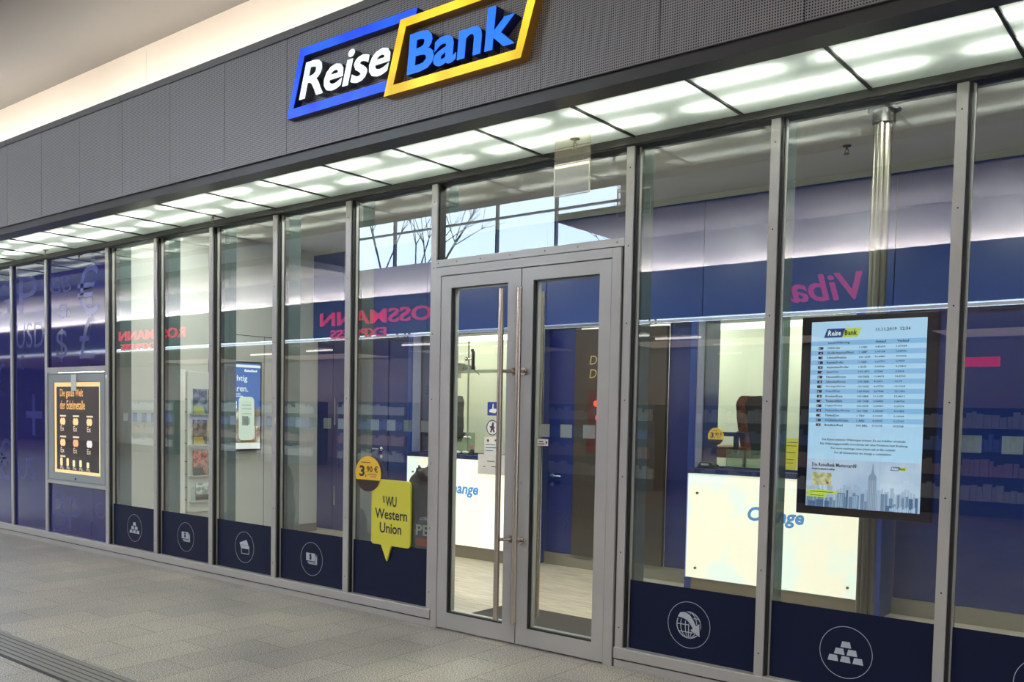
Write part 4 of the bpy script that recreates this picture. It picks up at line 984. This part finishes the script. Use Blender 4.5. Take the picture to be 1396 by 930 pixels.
bm = bm_new(); box(bm, (-42, -9.36, 3.14), (8, -9.16, 3.16)); struct('ceiling_opposite', bm, emis('opposite soffit light', (.9, .95, 1), 3), 'lit soffit across the hall')
# store interior
STW = mat('store wall pink', (.62, .42, .34), .7)
bm = bm_new(); box(bm, (-42, -15, 0), (8, -14.9, 3.2)); struct('wall_store', bm, STW, 'store back wall across the hall')
bm = bm_new(); box(bm, (-42, -15, 3.12), (8, -9.62, 3.16)); struct('ceiling_store', bm, mat('store ceiling', (.55, .42, .36), .8), 'store ceiling across the hall')
bm = bm_new(); box(bm, (-42, -15, -.1), (8, -9.05, 0)); struct('floor_store', bm, mat('store floor', (.35, .27, .24), .5), 'store floor across the hall')
random.seed(8)
for i, x in enumerate((-28, -24.5, -21, -17.5, -14, -10.5, -7, -3.5)):
    t = thing('store_shelf', 'stocked shelf unit across the hall, seen mirrored', 'shelf', 'stocked shelf units across the hall')
    bx('case', (x-1.3, -11.9, 0), (x+1.3, -11.5, 1.75), mat('shelf dark', (.06, .05, .07), .5), t)
    for z in (.25, .65, 1.05, 1.42):
        bm = bm_new(); u = x-1.25
        while u < x+1.2:
            w_ = random.uniform(.05, .14); box(bm, (u, -11.5, z), (u+w_*.9, -11.42, z+random.uniform(.16, .28))); u += w_
        tp = obj('goods', bm, mat('goods %d' % (int(z*10) % 3), [(.5, .3, .25), (.2, .25, .5), (.6, .55, .5)][int(z*10) % 3], .5), t); tp['kind'] = 'stuff'
WT = emis('white store tube', (1, .95, .9), 6)
for i, (x, y) in enumerate(((-15, -10.6), (-14.2, -11.2), (-13.2, -11.8), (-9.5, -10.8), (-8.8, -11.6), (-19, -11), (-22, -11.4))):
    tag(bx('store_tube', (x-.5, y-.03, 3.06), (x+.5, y+.03, 3.10), WT), 'short ceiling light across the hall, seen mirrored', 'light', 'ceiling lights of the store across the hall')
def osign(nm, lab, parts, m_):
    t = thing(nm, lab, 'sign')
    for s, x, z, w_, h in parts: text('lettering', s, '+y', (x, -9.0, z), m_, t, w=w_, h=h, d0=.02, d1=.06, bold=.01)
    return t
osign('neon_sign', 'red neon ROSSMANN EXPRESS sign across the hall, mirrored in the panes left of the doors', [('ROSSMANN', -12.60, 3.42, 3.9, .30), ('EXPRESS', -14.35, 3.13, 1.8, .19)], RED)
osign('neon_sign', 'smaller red neon ROSSMANN sign far across the hall, mirrored in the leftmost clear panes', [('ROSSMANN', -22.0, 3.40, 3.4, .27), ('EXPRESS', -23.4, 3.13, 1.9, .17)], RED)
t = thing('neon_sign', 'pink script Viba sign across the hall, mirrored above the rate screen', 'sign')
text('lettering', 'Viba', '+y', (-4.40, -9.0, 3.30), emis('pink neon letters', (1, .02, .20), 2.2), t, w=1.05, h=.40, d0=.02, d1=.06, shear=.25, bold=.01)
tag(bx('shelf_sign', (-3.48, -10.2, 2.34), (-2.76, -10.15, 2.48), emis('pink light strip', (1, .03, .10), 3.0)), 'small red lit strip across the hall, mirrored right of the rate screen', 'light')
text('lettering', 'NATUR & PFLEGE', '+y', (-12.9, -11.4, 1.95), INK, bpy.data.objects['store_shelf'], w=2.6, h=.2, d1=.002)
